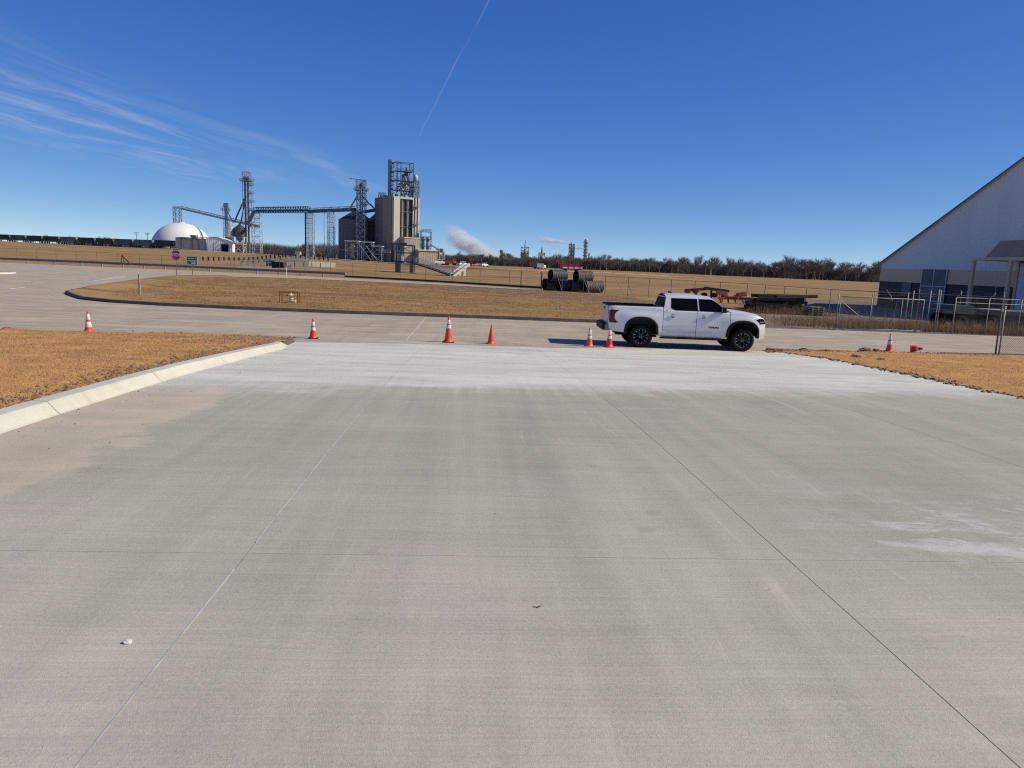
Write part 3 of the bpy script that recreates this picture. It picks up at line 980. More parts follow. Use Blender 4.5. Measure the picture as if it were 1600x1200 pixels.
for x, y, s, l in ((9.85, 28.0, .17, 'rounded brown soil clod right in front of the pickup nose'),
                   (10.3, 28.15, .10, 'small brown clod just right of the rounded clod by the pickup'),
                   (11.3, 28.5, .14, 'low brown soil heap on the road edge right of the pickup'),
                   (12.2, 28.6, .10, 'little soil heap between the pickup and the upright cone'),
                   (14.05, 29.3, .20, 'long dark soil ridge left of the right-hand upright cone'),
                   (14.5, 29.35, .15, 'dark soil lump nearest the right-hand upright cone'),
                   (12.3, 26.3, .13, 'left one of two dark clods lying on the right lawn'),
                   (12.85, 25.6, .10, 'right one of two dark clods lying on the right lawn'),
                   (-16.1, 23.3, .12, 'flat dark clod on the left lawn far from the kerb')):
    clod(x, y, s, l, lambda a, b: (lawn_r(a, b) if a > 0 else lawn_l(a, b)), 0.55)

# loose stone and straw on the slabs
bm = bmesh.new()
bmesh.ops.create_icosphere(bm, subdivisions=3, radius=0.017)
for v in bm.verts:
    v.co *= 1 + 0.5 * noise.noise(v.co * 70) + 0.25 * noise.noise(v.co * 120)
    v.co.x *= 1.3
    v.co.z *= 0.62
me = bpy.data.meshes.new('pebble')
bm.to_mesh(me)
bm.free()
me.materials.append(MAT['stone'])
o = bpy.data.objects.new('pebble', me)
COL.objects.link(o)
o.location = (-1.97, 3.6, prof(3.6) + 0.007)
tag(o, 'small pale stone lying on the near left slab', 'stone')
mb = MB()
for a, b in (((0, 0, .004), (.045, .012, .010)), ((.012, .0, .004), (.03, .024, .012)), ((-.02, .008, .003), (.02, -.004, .006))):
    mb.tube(a, b, .0022, .0012, 5)
o = mb.build('twig', MAT['wood'])
o.location = (0.20, 4.21, prof(4.21))
tag(o, 'tiny dark broken twig on the middle slab', 'twig')

# gravel and dirt tracks beyond
sheet('gravel_track', [(12.2, 39.75), (24, 41.0), (60, 44), (60, 50), (34, 50), (25, 53.5), (21, 62), (16, 64), (14.5, 56), (12.8, 46)], lambda x, y: -0.012, MAT['dirt'], 2.0)
sheet('gravel_yard', [(25.2, 53), (34, 49.5), (60, 49), (60, 92), (36, 92), (25, 86), (21, 70), (21.4, 62)], lambda x, y: -0.016, MAT['dirt'], 4.0)
sheet('dirt_patch', [(-7, 75), (2, 70), (12, 61), (14, 64), (12, 76), (4, 84), (-6, 88), (-14, 84)], lambda x, y: -0.018, MAT['dirt'], 3.0)
sheet('plant_road', [(-150, 305), (-100, 300), (-50, 268), (-8, 230), (60, 235), (60, 241), (-8, 238), (-45, 280), (-85, 345), (-135, 372), (-190, 385)], lambda x, y: land(x, y) + 0.15, MAT['gravel'], 7.0)

# ------------------------------------------------------------------ pickup truck
AX_R, AX_F = 1.23, 4.91


def bump4(x, a, w):
    return math.exp(-((x - a) / w) ** 4)


def hw(x, z):
    w = 0.985 - 0.30 * max(0, z - 1.05) ** 2 - 0.35 * max(0, 0.88 - z) ** 2
    for a in (AX_R, AX_F):
        w += 0.045 * bump4(x, a, 0.70) * sstep(1.34, 1.12, z)
    if 1.9 < x < 4.4:
        w -= 0.035 * math.exp(-((z - 0.70) / 0.085) ** 4) * bump4(x, 3.15, 1.2)
    if x > 4.9:
        w -= 0.26 * ((x - 4.9) / 0.85) ** 2.4
    if x < 0.3:
        w -= 0.07 * ((0.3 - x) / 0.3) ** 2
    return w


ARC_R, ARC_H, ARC_Z = 0.555, 0.50, 0.56


def arch(x):
    for a in (AX_R, AX_F):
        d = abs(x - a) / ARC_R
        if d < 1:
            return ARC_Z + ARC_H * (1 - d ** 2.5) ** (1 / 2.5)
    return None


def zbot(x):
    z = arch(x)
    b = interp(x, [(0, 0.60), (0.6, 0.54), (1.9, 0.44), (4.3, 0.44), (5.4, 0.50), (5.8, 0.56)])
    return max(b, z) if z else b


def ztop(x):
    return interp(x, [(0, 1.475), (1.99, 1.485), (2.0, 1.40), (4.40, 1.375), (4.8, 1.365), (5.2, 1.325), (5.5, 1.265), (5.65, 1.215), (5.74, 1.15), (5.78, 1.08)])


def side_panel(x0, x1, sgn, mb, rows=16):
    xs = {x0, x1}
    n = max(6, int((x1 - x0) / 0.05))
    xs |= {x0 + (x1 - x0) * i / n for i in range(n + 1)}
    for a in (AX_R, AX_F):
        for k in (1, .997, .985, .96, .92, .87, .8):
            for s in (-1, 1):
                v = a + s * k * ARC_R
                if x0 < v < x1:
                    xs.add(v)
    g = []
    for x in sorted(xs):
        zb, zt = zbot(x), ztop(x)
        col = []
        for j in range(rows + 1):
            z = zb + (zt - zb) * j / rows
            col.append((x, sgn * hw(x, z), z))
        # return the lip inward at bottom and top
        yb = hw(x, zb)
        col.insert(0, (x, sgn * (yb - 0.05), zb + 0.005))
        col.append((x, sgn * (hw(x, zt) - 0.035), zt + 0.012))
        g.append(col)
    mb.grid(g if sgn < 0 else [c[::-1] for c in g])


truck = thing('pickup_truck', 'white crew cab pickup truck with black wheels parked at the driveway end', 'pickup', (3.42, 28.25, 0.0), rad(0.6))
truck.scale = (1.03, 1.03, 1.03)
W, BP = MAT['white'], MAT['black_plastic']
for sgn in (-1, 1):
    for nm, a, b in (('bed_side', 0.03, 1.985), ('door', 2.0, 3.195), ('door', 3.21, 4.395), ('front_wing', 4.41, 5.77)):
        mb = MB()
        side_panel(a, b, sgn, mb)
        o = mb.build(nm, W, truck, smooth=True)
        if nm == 'door':
            hx = 2.22 if a == 2.0 else 3.33
            mbh = MB()
            y = sgn * (hw(hx, 1.2) + 0.022)
            mbh.box((hx + .11, y, 1.205), (0.25, 0.022, 0.035))
            for q in (0.0, 0.22):
                mbh.box((hx + q, y - sgn * .016, 1.205), (0.03, 0.04, 0.03))
            mbh.build('door_handle', MAT['chrome'], o, bevel=.006)
            cup = MB()
            cup.lathe([(0.0, 0.003), (0.05, 0.002), (0.062, 0.0)], 16, Matrix.Translation((hx + .11, sgn * (hw(hx, 1.19) + .003), 1.195)) @ Matrix.Rotation(sgn * -PI / 2, 4, 'X') @ Matrix.Diagonal((1.3, 1, 1, 1)))
            cup.build('handle_recess', MAT['midsteel'], o)
    # wheel arch flares
    for a in (AX_R, AX_F):
        ring = []
        for i in range(41):
            t_ = -1 + 2 * i / 40
            d = abs(t_)
            x = a + t_ * ARC_R
            z = ARC_Z + ARC_H * (max(0, 1 - d ** 2.5)) ** (1 / 2.5)
            ring.append(Vector((x, 0, z)))
        ring = [Vector((a - ARC_R, 0, 0.50))] + ring + [Vector((a + ARC_R, 0, 0.50))]
        g = []
        for i, p in enumerate(ring):
            d = ring[min(i + 1, len(ring) - 1)] - ring[max(i - 1, 0)]
            nrm = Vector((-d.z, 0, d.x)).normalized()
            o_ = p + nrm * 0.072
            i_ = p - nrm * 0.012
            xo = min(max(o_.x, 0.02), 5.74)
            yo, yi = hw(xo, o_.z) + 0.006, hw(min(p.x, 5.7), p.z) + 0.04
            g.append([(xo, sgn * yo, o_.z), (xo, sgn * (yo + .022), o_.z - nrm.z * .012), (i_.x, sgn * yi, i_.z), (i_.x, sgn * (yi - .05), i_.z), (i_.x, sgn * 0.62, i_.z + .01)])
        MB().grid(g if sgn > 0 else [r[::-1] for r in g]).build('wheel_arch_trim', BP, truck, smooth=True)
    # running board
    MB().box((3.05, sgn * 0.93, 0.40), (2.25, 0.16, 0.055)).build('running_board', BP, truck, bevel=.015)
    # bed rail cap
    MB().box((1.01, sgn * 0.875, 1.502), (1.95, 0.075, 0.024)).build('bed_rail', BP, truck, bevel=.006)
    # lamps
    mb = MB()
    rr = []
    for j in range(9):
        z = 0.90 + (1.31 - 0.90) * j / 8
        k = abs(j / 8 - .5) * 2
        x1 = 0.245 + 0.13 * k ** 2.5
        rr.append([(0.022, sgn * 0.72, z), (0.018, sgn * 0.84, z), (0.06, sgn * (hw(0.06, z) + .008), z), (0.15, sgn * (hw(.15, z) + .010), z), (x1, sgn * (hw(x1, z) + .008), z)])
    mb.grid(rr if sgn < 0 else [r[::-1] for r in rr])
    tl = mb.build('tail_light', MAT['tail'], truck, smooth=True)
    for z0 in (0.895, 1.315):
        MB().grid([[(x, sgn * (hw(x, z0) + .013), z0 + d) for x in (.1, .2, .3, .385)] for d in ((-.018, .018) if sgn < 0 else (.018, -.018))]).build('lamp_surround', BP, tl)
    mb = MB()
    rr = []
    for j in range(6):
        f = j / 5
        z0 = 1.02 + .20 * f
        rr.append([(x, sgn * (hw(x, min(z0, ztop(x) - .02)) + .010), min(z0 - 0.05 * (5.78 - x), ztop(x) - .015)) for x in (5.26 + .16 * (1 - f) ** .7 + .14 * (1 - f), 5.5, 5.62, 5.72, 5.765)])
    mb.grid(rr if sgn < 0 else [r[::-1] for r in rr])
    hl = mb.build('headlight', MAT['glass'], truck, smooth=True)
    MB().grid([[(x, sgn * (hw(x, 1.09) + .016), 1.085 + d + .05 * (x - 5.6)) for x in (5.5, 5.6, 5.7, 5.76)] for d in ((-.012, .012) if sgn < 0 else (.012, -.012))]).build('lamp_strip', MAT['chrome'], hl)
    # mirror
    mb = MB()
    mb.box((4.12, sgn * 1.08, 1.475), (0.14, 0.24, 0.19))
    mb.box((4.16, sgn * 0.955, 1.42), (0.10, 0.10, 0.05))
    mi = mb.build('wing_mirror', BP, truck, bevel=.03)
    MB().box((4.045, sgn * 1.09, 1.475), (0.008, 0.19, 0.14)).build('mirror_glass', MAT['chrome'], mi)


def gy_(z):
    t_ = max(0.0, (z - 1.38) / 0.5)
    return 0.945 - 0.20 * t_ ** 1.25


def gx_(s, z):
    t_ = (z - 1.37) / 0.50
    return (1.995 + s * 2.41) * (1 - t_) + (2.10 + s * 1.64) * t_


cabg = MB()
for sgn in (-1, 1):
    g = []
    for j in range(9):
        z = 1.37 + 0.50 * j / 8
        g.append([(gx_(i / 24, z), sgn * gy_(z), z) for i in range(25)])
    cabg.grid(g[::-1] if sgn > 0 else g)
# roof
g = []
for i in range(25):
    s = i / 24
    r = []
    for j in range(17):
        v = -1 + 2 * j / 16
        z = 1.87 + 0.085 * (1 - abs(v) ** 2.6) + 0.025 * math.sin(PI * min(1, s * 1.05)) - 0.045 * s ** 3 - .012 * (1 - s) ** 2
        r.append((gx_(s, 1.87) + 0.06 * (s - 0.3) * (1 - v * v), v * gy_(1.87), z if abs(v) < 1 else 1.87))
    g.append(r)
cabg.grid([r[::-1] for r in g])
cabg.add([(1.995, -.945, 1.37), (1.995, .945, 1.37), (2.10, .745, 1.87), (2.10, -.745, 1.87)], [(3, 2, 1, 0)])
cabo = cabg.build('cab', W, truck, smooth=True, fix=True)
md = cabo.modifiers.new('split', 'EDGE_SPLIT')
md.split_angle = rad(38)
# windows
for sgn in (-1, 1):
    def win(zs, xl, xr, off=.007):
        g = [[(xl(z) + (xr(z) - xl(z)) * i / 10, sgn * (gy_(z) + off), z) for i in range(11)] for z in zs]
        return MB().grid(g[::-1] if sgn > 0 else g).build('side_window', MAT['glass'], truck, smooth=True)
    zz = [1.405 + .42 * i / 12 for i in range(13)]
    win(zz, lambda z: 2.255 + 0.05 * (z - 1.4) + (0.20 * max(0, (1.50 - z) / .1) ** 2), lambda z: 3.235 - .06 * (z - 1.4))
    win(zz, lambda z: 3.285 - .06 * (z - 1.4), lambda z: gx_(1, z) - 0.025 - 0.06 * max(0, (z - 1.72) / .1) ** 1.5)
    MB().grid([[(x, sgn * (gy_(1.40) + .010), z) for x in (2.4, 3.0, 3.6, 4.30)] for z in ((1.392, 1.412) if sgn < 0 else (1.412, 1.392))]).build('window_trim', BP, truck)
MB().grid([[(gx_(1, z) + .012 + 0.05 * (1 - (v / gy_(z)) ** 2), v, z + .004) for v in [(-.97 + 1.94 * j / 10) * gy_(z) for j in range(11)]] for z in [1.385 + .475 * i / 6 for i in range(7)]]).build('windscreen', MAT['glass'], truck, smooth=True)
MB().grid([[(gx_(0, z) - .012, v, z) for v in [(-.86 + 1.72 * j / 6) * gy_(z) for j in range(7)]][::-1] for z in [1.50 + .33 * i / 4 for i in range(5)]]).build('rear_window', MAT['glass'], truck, smooth=True)
MB().box((2.12, 0, 1.945), (0.10, 0.34, 0.035)).build('brake_light', BP, truck, bevel=.01)
MB().prism([(0, 0), (.17, 0), (.11, .045), (.02, .07)], .03, Matrix.Translation((2.30, .015, 1.985)) @ Matrix.Rotation(PI / 2, 4, 'X')).build('antenna_fin', BP, truck)
# bonnet
g = []
for i in range(21):
    x = 4.40 + (5.77 - 4.40) * i / 20
    z0 = ztop(x)
    y0 = hw(x, z0) - 0.02
    g.append([(x, v * y0, z0 + .012 + 0.065 * (1 - abs(v) ** 3) * sstep(5.80, 5.45, x) + .022 * math.exp(-((abs(v) - .72) / .12) ** 2) * sstep(5.8, 5.2, x)) for v in [-1 + 2 * j / 18 for j in range(19)]])
MB().grid([r[::-1] for r in g]).build('bonnet', W, truck, smooth=True)
MB().grid([[(x, v, 1.40 + .04 * (1 - abs(v))) for v in (.9, .5, 0, -.5, -.9)] for x in (4.36, 4.46)]).build('wiper_cowl', BP, truck)
# nose and front bumper
g = []
for j in range(11):
    z = 1.10 - .62 * j / 10
    x = 5.765 + 0.03 * math.sin(j / 10 * PI) + (0.05 if z < .80 else 0) - (0.10 if z < .52 else 0)
    g.append([(x - .10 * abs(v) ** 4, v * (hw(5.765, z) + (.012 if z < .8 else 0)), z) for v in [-1 + 2 * i / 14 for i in range(15)]])
MB().grid(g).build('front_bumper', W, truck, smooth=True)
g = []
for sgn in (-1, 1):
    g = [[(x, sgn * (hw(x, z) + .012), z) for x in (5.44, 5.56, 5.68, 5.775)] for z in (.47, .58, .70, .80)]
    MB().grid(g if sgn < 0 else g[::-1]).build('bumper_corner', W, truck, smooth=True)
gr = MB().box((5.80, 0, .93), (.03, 1.15, .30)).build('grille', BP, truck, bevel=.02)
for k in range(4):
    MB().box((5.822, 0, .83 + .065 * k), (.012, 1.05, .018)).build('grille_bar', MAT['midsteel'], gr)
# load bed, tailgate, rear bumper, underside
mb = MB()
mb.box((1.0, 0, .86), (1.95, 1.72, .04))
for s in (-1, 1):
    mb.box((1.0, s * .86, 1.17), (1.95, .04, .62))
mb.box((1.955, 0, 1.17), (.04, 1.72, .62))
mb.build('load_bed', BP, truck)
tg = MB().box((0.035, 0, 1.125), (0.065, 1.70, .68)).build('tailgate', W, truck, bevel=.018)
MB().box((0.0, 0, 1.36), (.02, .36, .07)).build('tailgate_handle', BP, tg, bevel=.008)
MB().box((0.035, 0, 1.482), (.09, 1.72, .03)).build('tailgate_cap', BP, tg, bevel=.006)
mb = MB()
mb.box((-.065, 0, .70), (.20, 1.78, .22))
mb.box((-.03, 0, .83), (.12, 1.5, .05))
mb.build('rear_bumper', BP, truck, bevel=.035)
for s in (-1, 1):
    MB().box((.0, s * .86, .70), (.16, .16, .23)).build('bumper_end', MAT['midsteel'], truck, bevel=.03)
mb = MB()
mb.box((2.85, 0, .80), (5.0, 1.24, .68))
mb.box((3.15, 0, .83), (2.3, 1.78, .80))
mb.box((5.3, 0, .85), (.6, 1.3, .5))
mb.build('underbody', BP, truck)
mb = MB()
mb.tube((1.9, -.45, .40), (.35, -.62, .46), .04, n=8)
mb.build('exhaust', BP, truck)
MB().tube((AX_R, -.75, .42), (AX_R, .75, .42), .07, n=10).build('rear_axle', BP, truck)
MB().box((AX_R, 0, .42), (.3, .34, .3)).build('differential', BP, truck)
MB().tube((AX_F, -.75, .42), (AX_F, .75, .42), .06, n=10).build('front_axle', BP, truck)


def wheel_mesh():
    tyre = [(.27, -.12), (.30, -.142), (.36, -.148), (.398, -.132), (.415, -.105), (.42, -.05), (.42, .05), (.415, .105), (.398, .132), (.36, .148), (.30, .142), (.27, .12)]
    a = MB().lathe(tyre, 48)
    for i in range(48):   # tread blocks
        t_ = 2 * PI * i / 48
        M = Matrix.Rotation(t_, 3, 'Z')
        for z in (-.085, -.03, .03, .085):
            a.box(M @ Vector((.421, 0, z)), (.014, .036, .044), M)
    rim = MB().lathe([(.275, -.12), (.262, -.11), (.25, -.02), (.05, -.015), (.0, -.015)], 40)
    lip = MB().lathe([(.283, -.128), (.276, -.143), (.262, -.143), (.256, -.125)], 40)
    sp_ = MB()
    for i in range(6):
        for dd in (-.14, .14):
            t_ = 2 * PI * i / 6 + dd
            sp_.beam((.05 * math.cos(t_ - dd * .5), .05 * math.sin(t_ - dd * .5), -.085), (.262 * math.cos(t_), .262 * math.sin(t_), -.118), .030, .04)
    sp_.lathe([(.075, -.06), (.07, -.105), (.045, -.118), (0, -.118)], 20)
    mc = MB()
    for i in range(12):
        t_ = 2 * PI * (i + .5) / 12
        mc.box((.222 * math.cos(t_), .222 * math.sin(t_), -.128), (.030, .013, .012), Matrix.Rotation(t_, 3, 'Z'))
    for i in range(6):
        t_ = 2 * PI * i / 6
        mc.tube((.052 * math.cos(t_), .052 * math.sin(t_), -.115), (.052 * math.cos(t_), .052 * math.sin(t_), -.128), .009, n=6)
    return (a.mesh('tyre', MAT['tyre'], True), rim.mesh('wheel', MAT['rim'], True), lip.mesh('rim_lip', MAT['darksteel'], True), sp_.mesh('spokes', MAT['rim']), mc.mesh('machined_windows', MAT['machined']))


WM = wheel_mesh()
for x in (AX_R, AX_F):
    for s in (-1, 1):
        w = bpy.data.objects.new('wheel', WM[1])
        COL.objects.link(w)
        w.parent = truck
        w.location = (x, s * .845, .42)
        w.rotation_euler = (-PI / 2 if s < 0 else PI / 2, 0, 0)
        for m_, nm in ((WM[0], 'tyre'), (WM[2], 'rim_lip'), (WM[3], 'spokes'), (WM[4], 'machined_windows')):
            c = bpy.data.objects.new(nm, m_)
            COL.objects.link(c)
            c.parent = w
            if nm in ('machined_windows', 'spokes'):
                c['kind'] = 'stuff'
MB().box((4.36, -.80, .47), (.03, .26, .30)).build('mud_flap', BP, truck)
MB().box((4.36, .80, .47), (.03, .26, .30)).build('mud_flap', BP, truck)


def text_obj(body, size, mat, parent, loc, rot, name='lettering', ext=0.004, bold=1.0, space=1.0, offset=0.0):
    cu = bpy.data.curves.new('lettering', 'FONT')
    cu.body = body
    cu.size = size
    cu.extrude = ext
    cu.align_x = 'CENTER'
    cu.align_y = 'CENTER'
    cu.space_character = space
    cu.offset = offset
    tmp = bpy.data.objects.new('tmp', cu)
    COL.objects.link(tmp)
    dg = bpy.context.evaluated_depsgraph_get()
    me = bpy.data.meshes.new_from_object(tmp.evaluated_get(dg))
    bpy.data.objects.remove(tmp)
    me.materials.clear()
    me.materials.append(mat)
    o = bpy.data.objects.new(name, me)
    COL.objects.link(o)
    o.parent = parent
    o.location = loc
    o.rotation_euler = rot
    return o


text_obj('TUNDRA', 0.085, BP, truck, (3.83, -hw(3.83, .83) - .006, .83), (PI / 2, 0, 0), space=1.15, offset=.003)
text_obj('4X4', 0.04, BP, truck, (2.11, -hw(2.11, 1.36) - .012, 1.375), (PI / 2, 0, 0), offset=.002)

# ------------------------------------------------------------------ traffic cones


def cone(loc, h, rb, body, collars, base_mat, label, rz=0.0, rt=0.028, half=0.16, bt=0.03):
    t = thing('traffic_cone', label, 'cone', loc, rz, 'traffic cones across the driveway end')
    bs = MB()
    bs.prism([(half * x, half * y) for x, y in ((-1, -.82), (-.82, -1), (.82, -1), (1, -.82), (1, .82), (.82, 1), (-.82, 1), (-1, .82))], bt)
    bs.build('base', base_mat, t, bevel=.006)
    r = lambda z: rb + (rt - rb) * (z - bt) / (h - bt)
    prof_ = [(rb * 1.18, bt + .001), (rb * 1.10, bt + .018), (r(bt + .05), bt + .05)]
    prof_ += [(r(bt + (h - bt) * k / 8), bt + (h - bt) * k / 8) for k in range(1, 8)]
    prof_ += [(rt, h - .012), (rt * .75, h), (rt * .4, h - .002)]
    MB().lathe(prof_, 28).build('cone_body', body, t, smooth=True)
    for a, b in collars:
        z0, z1 = a * h, b * h
        MB().lathe([(r(z0) + .002, z0), (r(z0) + .005, z0 + .004), (r(z1) + .005, z1 - .004), (r(z1) + .002, z1)], 28).build('reflective_collar', MAT['collar'], t, smooth=True)
    return t


CO = [(0.50, 0.67), (0.72, 0.92)]
CB = [(0.55, 0.67), (0.72, 0.88)]
cone((-14.4, 24.8, lawn_l(-14.4, 24.8) - .01), .70, .125, MAT['cone_red'], [(0.24, 0.50), (0.60, 0.88)], MAT['cone_red'], 'red cone with two wide white bands behind the left lawn', .3)
cone((-7.05, 25.75, .03), .70, .120, MAT['cone_red'], [(0.40, 0.56), (0.63, 0.84)], MAT['black_plastic'], 'red cone with white bands off the tip of the pale kerb', .2, half=.17)
cone((-2.35, 26.35, .012), .93, .150, MAT['orange'], CB, MAT['black_plastic'], 'tallest orange cone, with black base and two white bands', .15, half=.20, bt=.04)
cone((-.82, 26.45, .012), .70, .125, MAT['orange'], [], MAT['orange'], 'plain orange cone without white bands', .4, rt=.018, half=.17)
cone((2.78, 26.95, .012), .70, .122, MAT['faded_orange'], [(.42, .56), (.63, .88)], MAT['faded_orange'], 'faded orange cone with two bands in the truck shadow', .1, half=.17)
cone((3.52, 27.0, .012), .70, .125, MAT['cone_red'], [(.44, .60), (.66, .90)], MAT['cone_red'], 'bright red orange cone standing against the pickup tail', .35, half=.18)
cone((15.1, 29.55, .012), .72, .120, MAT['cone_red'], [(.40, .58), (.64, .90)], MAT['cone_red'], 'cone with white bands on the road edge right of the pickup', .2)
fc = cone((16.12, 29.65, .15), .46, .12, MAT['cone_red'], [(.45, .62)], MAT['cone_red'], 'knocked over red cone lying beside the right-hand upright cone', 0, half=.16)
fc.rotation_euler = (rad(12), rad(82), rad(-58))
tag(fc, group=None)
# flat plate on the ground by the truck's front wheel
tag(MB().box((8.75, 27.62, .022), (.42, .22, .02)).build('wheel_chock_plate', MAT['stone'], bevel=.006), 'flat pale slab lying by the front wheel of the pickup', 'slab')

# ------------------------------------------------------------------ fences


def chain(mb, x0, x1, z0, z1, pitch=0.075, r=0.0028, M=None):
    """woven diamonds in the local xz plane, each wire a thin three-sided bar"""
    M = M or Matrix.Identity(4)
    H = z1 - z0
    for s in (-1, 1):
        x = x0 - H
        while x < x1 + H:
            a, b = (x, z0), (x + s * H, z1)
            # clip to x0..x1
            t0, t1 = 0.0, 1.0
            d = b[0] - a[0]
            for lim, sg in ((x0, 1), (x1, -1)):
                # keep sg*(x-lim)>=0
                fa, fb = sg * (a[0] - lim), sg * (b[0] - lim)
                if fa < 0 and fb < 0:
                    t0 = 2
                elif fa < 0:
                    t0 = max(t0, fa / (fa - fb))
                elif fb < 0:
                    t1 = min(t1, fa / (fa - fb))
            if t1 > t0:
                p = Vector((a[0] + d * t0, s * .003, z0 + H * t0))
                q = Vector((a[0] + d * t1, s * .003, z0 + H * t1))
                mb.tube(M @ p, M @ q, r, n=3, cap=False)
            x += pitch


def fence_run(root, pts, h, post_step, mats, barbs=True, rail=True, fabric='far', pr=0.035, zf=lambda x, y: 0.0, wire_r=0.010, rail_k=0.8):
    k = 0
    for a, b in zip(pts, pts[1:]):
        A, B = Vector((*a, zf(*a))), Vector((*b, zf(*b)))
        L = (B - A).length
        n = max(1, round(L / post_step))
        for i in range(n + (1 if b == pts[-1] else 0)):
            p = A.lerp(B, i / n)
            p.z = zf(p.x, p.y)
            mb = MB().tube(p - Vector((0, 0, .1)), p + Vector((0, 0, h + (0.0 if not barbs else .05))), pr, n=6)
            if barbs:
                mb.tube(p + Vector((0, 0, h + .03)), p + Vector((0.12, .28, h + .33)), pr * .6, n=5)
            mb.build('post', mats[0], root)
        def seg(z, r, nm, mt):
            mb = MB()
            for i in range(n):
                p, q = A.lerp(B, i / n), A.lerp(B, (i + 1) / n)
                p.z, q.z = zf(p.x, p.y) + z, zf(q.x, q.y) + z
                mb.tube(p, q, r, n=5, cap=False)
            mb.build(nm, mt, root)
        if rail:
            seg(h, pr * rail_k, 'top_rail', mats[1])
        if barbs:
            for q in (.12, .22, .32):
                seg(h + q, wire_r, 'barbed_wire', mats[1])
        g0, g1 = [], []
        for i in range(n + 1):
            p = A.lerp(B, i / n)
            z = zf(p.x, p.y)
            g0.append((p.x, p.y, z + .03))
            g1.append((p.x, p.y, z + h))
        if fabric == 'far':
            MB().grid([g0, g1]).build('wire_mesh', MAT['fabric_far'], root)


fb = thing('chain_link_fence', 'long rusty chain link fence behind the guardrail and the plant slope', 'fence', (0, 0, 0))
fence_run(fb, [(-150, 133), (-88, 131), (-28, 112), (3, 93)], 2.0, 4.6, (MAT['rustpost'], MAT['rustpost']), barbs=False, zf=land, pr=.028, rail_k=.45)
fa = thing('chain_link_fence', 'chain link fence with leaning struts beside the culvert pipes', 'fence', (0, 0, 0))
fence_run(fa, [(3, 86), (12, 79.5), (21, 67.5), (23.3, 55)], 1.95, 3.0, (MAT['rustpost'], MAT['rustpost']), barbs=False, zf=land, pr=.028, rail_k=.6)
for x, y, dx in ((4.6, 83.6, .6), (7.3, 82.0, .8), (8.4, 81.0, .9), (10.6, 79.4, 1.0), (11.6, 78.6, .8)):
    MB().tube((x, y, 1.8), (x + dx, y - 1.0, -.05), .035, n=5).build('strut', MAT['wire'], fa)
for x in (0.6, 3.0):
    MB().tube((x, 90.5 - x * .8, 0), (x, 90.5 - x * .8, 2.1), .06, n=6).build('post', MAT['rustpost'], fa)
fr = thing('chain_link_fence', 'chain link fence with barbed wire in front of the white storage building', 'fence', (0, 0, 0))
fence_run(fr, [(23.3, 55), (28.5, 52.5), (33.5, 51.0)], 1.95, 2.6, (MAT['pipe_rail'], MAT['wire']), barbs=True, zf=land, pr=.03, wire_r=.004)

# sliding gate: two overlapping framed leaves and its posts
GA, GB = Vector((17.85, 40.75, 0)), Vector((23.55, 41.25, 0))
gd = (GB - GA).normalized()
gang = math.atan2(gd.y, gd.x)
gate = thing('sliding_gate', 'silver pipe framed chain link sliding gate at the yard entrance', 'gate', GA, gang)
GL = (GB - GA).length
fr_ = MB()
for z in (.10, 1.83):
    fr_.tube((0, 0, z), (GL - .9, 0, z), .022, n=8)
for x in (0, GL / 3 - .1, 2 * GL / 3 - .25, GL - .9):
    fr_.tube((x, 0, .10), (x, 0, 1.83), .021, n=8)
fr_.build('gate_frame', MAT['pipe_rail'], gate, smooth=True)
for p_, q_ in (((.05, 0, 1.6), (1.1, 0, .85)), ((3.2, 0, .95), (3.0, 0, .2)), ((2.95, .05, .2), (3.35, .05, 1.75))):
    MB().tube(p_, q_, .018, n=6).build('brace', MAT['pipe_rail'], gate)
mb = MB()
chain(mb, .02, GL - .92, .10, 1.83, .085, .0032)
mb.build('wire_mesh', MAT['wire'], gate)
for x, hgt in ((-.05, 1.95), (1.9, 2.15), (3.95, 2.2), (4.25, 2.3), (5.25, 2.35), (GL, 2.45), (GL + .12, 2.4)):
    MB().tube((x, .14, -.1), (x + .0, .14, hgt), .027, n=8).build('gate_post', MAT['pipe_rail'], gate, smooth=True)
MB().tube((2.95, .14, 1.95), (2.75, .3, 2.3), .02, n=6).build('barb_arm', MAT['pipe_rail'], gate)
MB().tube((3.05, .14, 1.7), (2.95, .14, 2.0), .02, n=6).build('barb_arm', MAT['pipe_rail'], gate)
for z in (2.02, 2.14):
    MB().tube((-.05, .14, z), (GL + .1, .14, z), .003, n=4).build('barbed_wire', MAT['wire'], gate)
MB().box((GL / 2 + .3, 0, .02), (GL + 1.0, .12, .05)).build('track', MAT['steel'], gate)
for x in (.3, GL - 1.2):
    MB().lathe([(0, -.02), (.075, -.02), (.075, .02), (0, .02)], 16, Matrix.Translation((x, -.05, .085)) @ Matrix.Rotation(PI / 2, 4, 'X')).build('roller', MAT['midsteel'], gate)

yf = thing('yard_fence', 'pipe rail chain link fence section right of the sliding gate', 'fence', (24.1, 41.2, 0), rad(6))
for x in (0.35, 2.35, 4.3, 6.3, 8.4):
    mb = MB().tube((x, 0, -.1), (x, 0, 2.05), .026, n=8)
    mb.tube((x, 0, 2.03), (x + .22, -.12, 2.34), .018, n=6)
    mb.build('post', MAT['pipe_rail'], yf, smooth=True)
for z in (2.03, 1.75):
    MB().tube((0.35, 0, z), (8.4, 0, z), .016, n=6).build('rail', MAT['pipe_rail'], yf)
mb = MB()
chain(mb, .35, 8.4, .05, 2.0, .12, .0025)
mb.build('wire_mesh', MAT['wire'], yf)

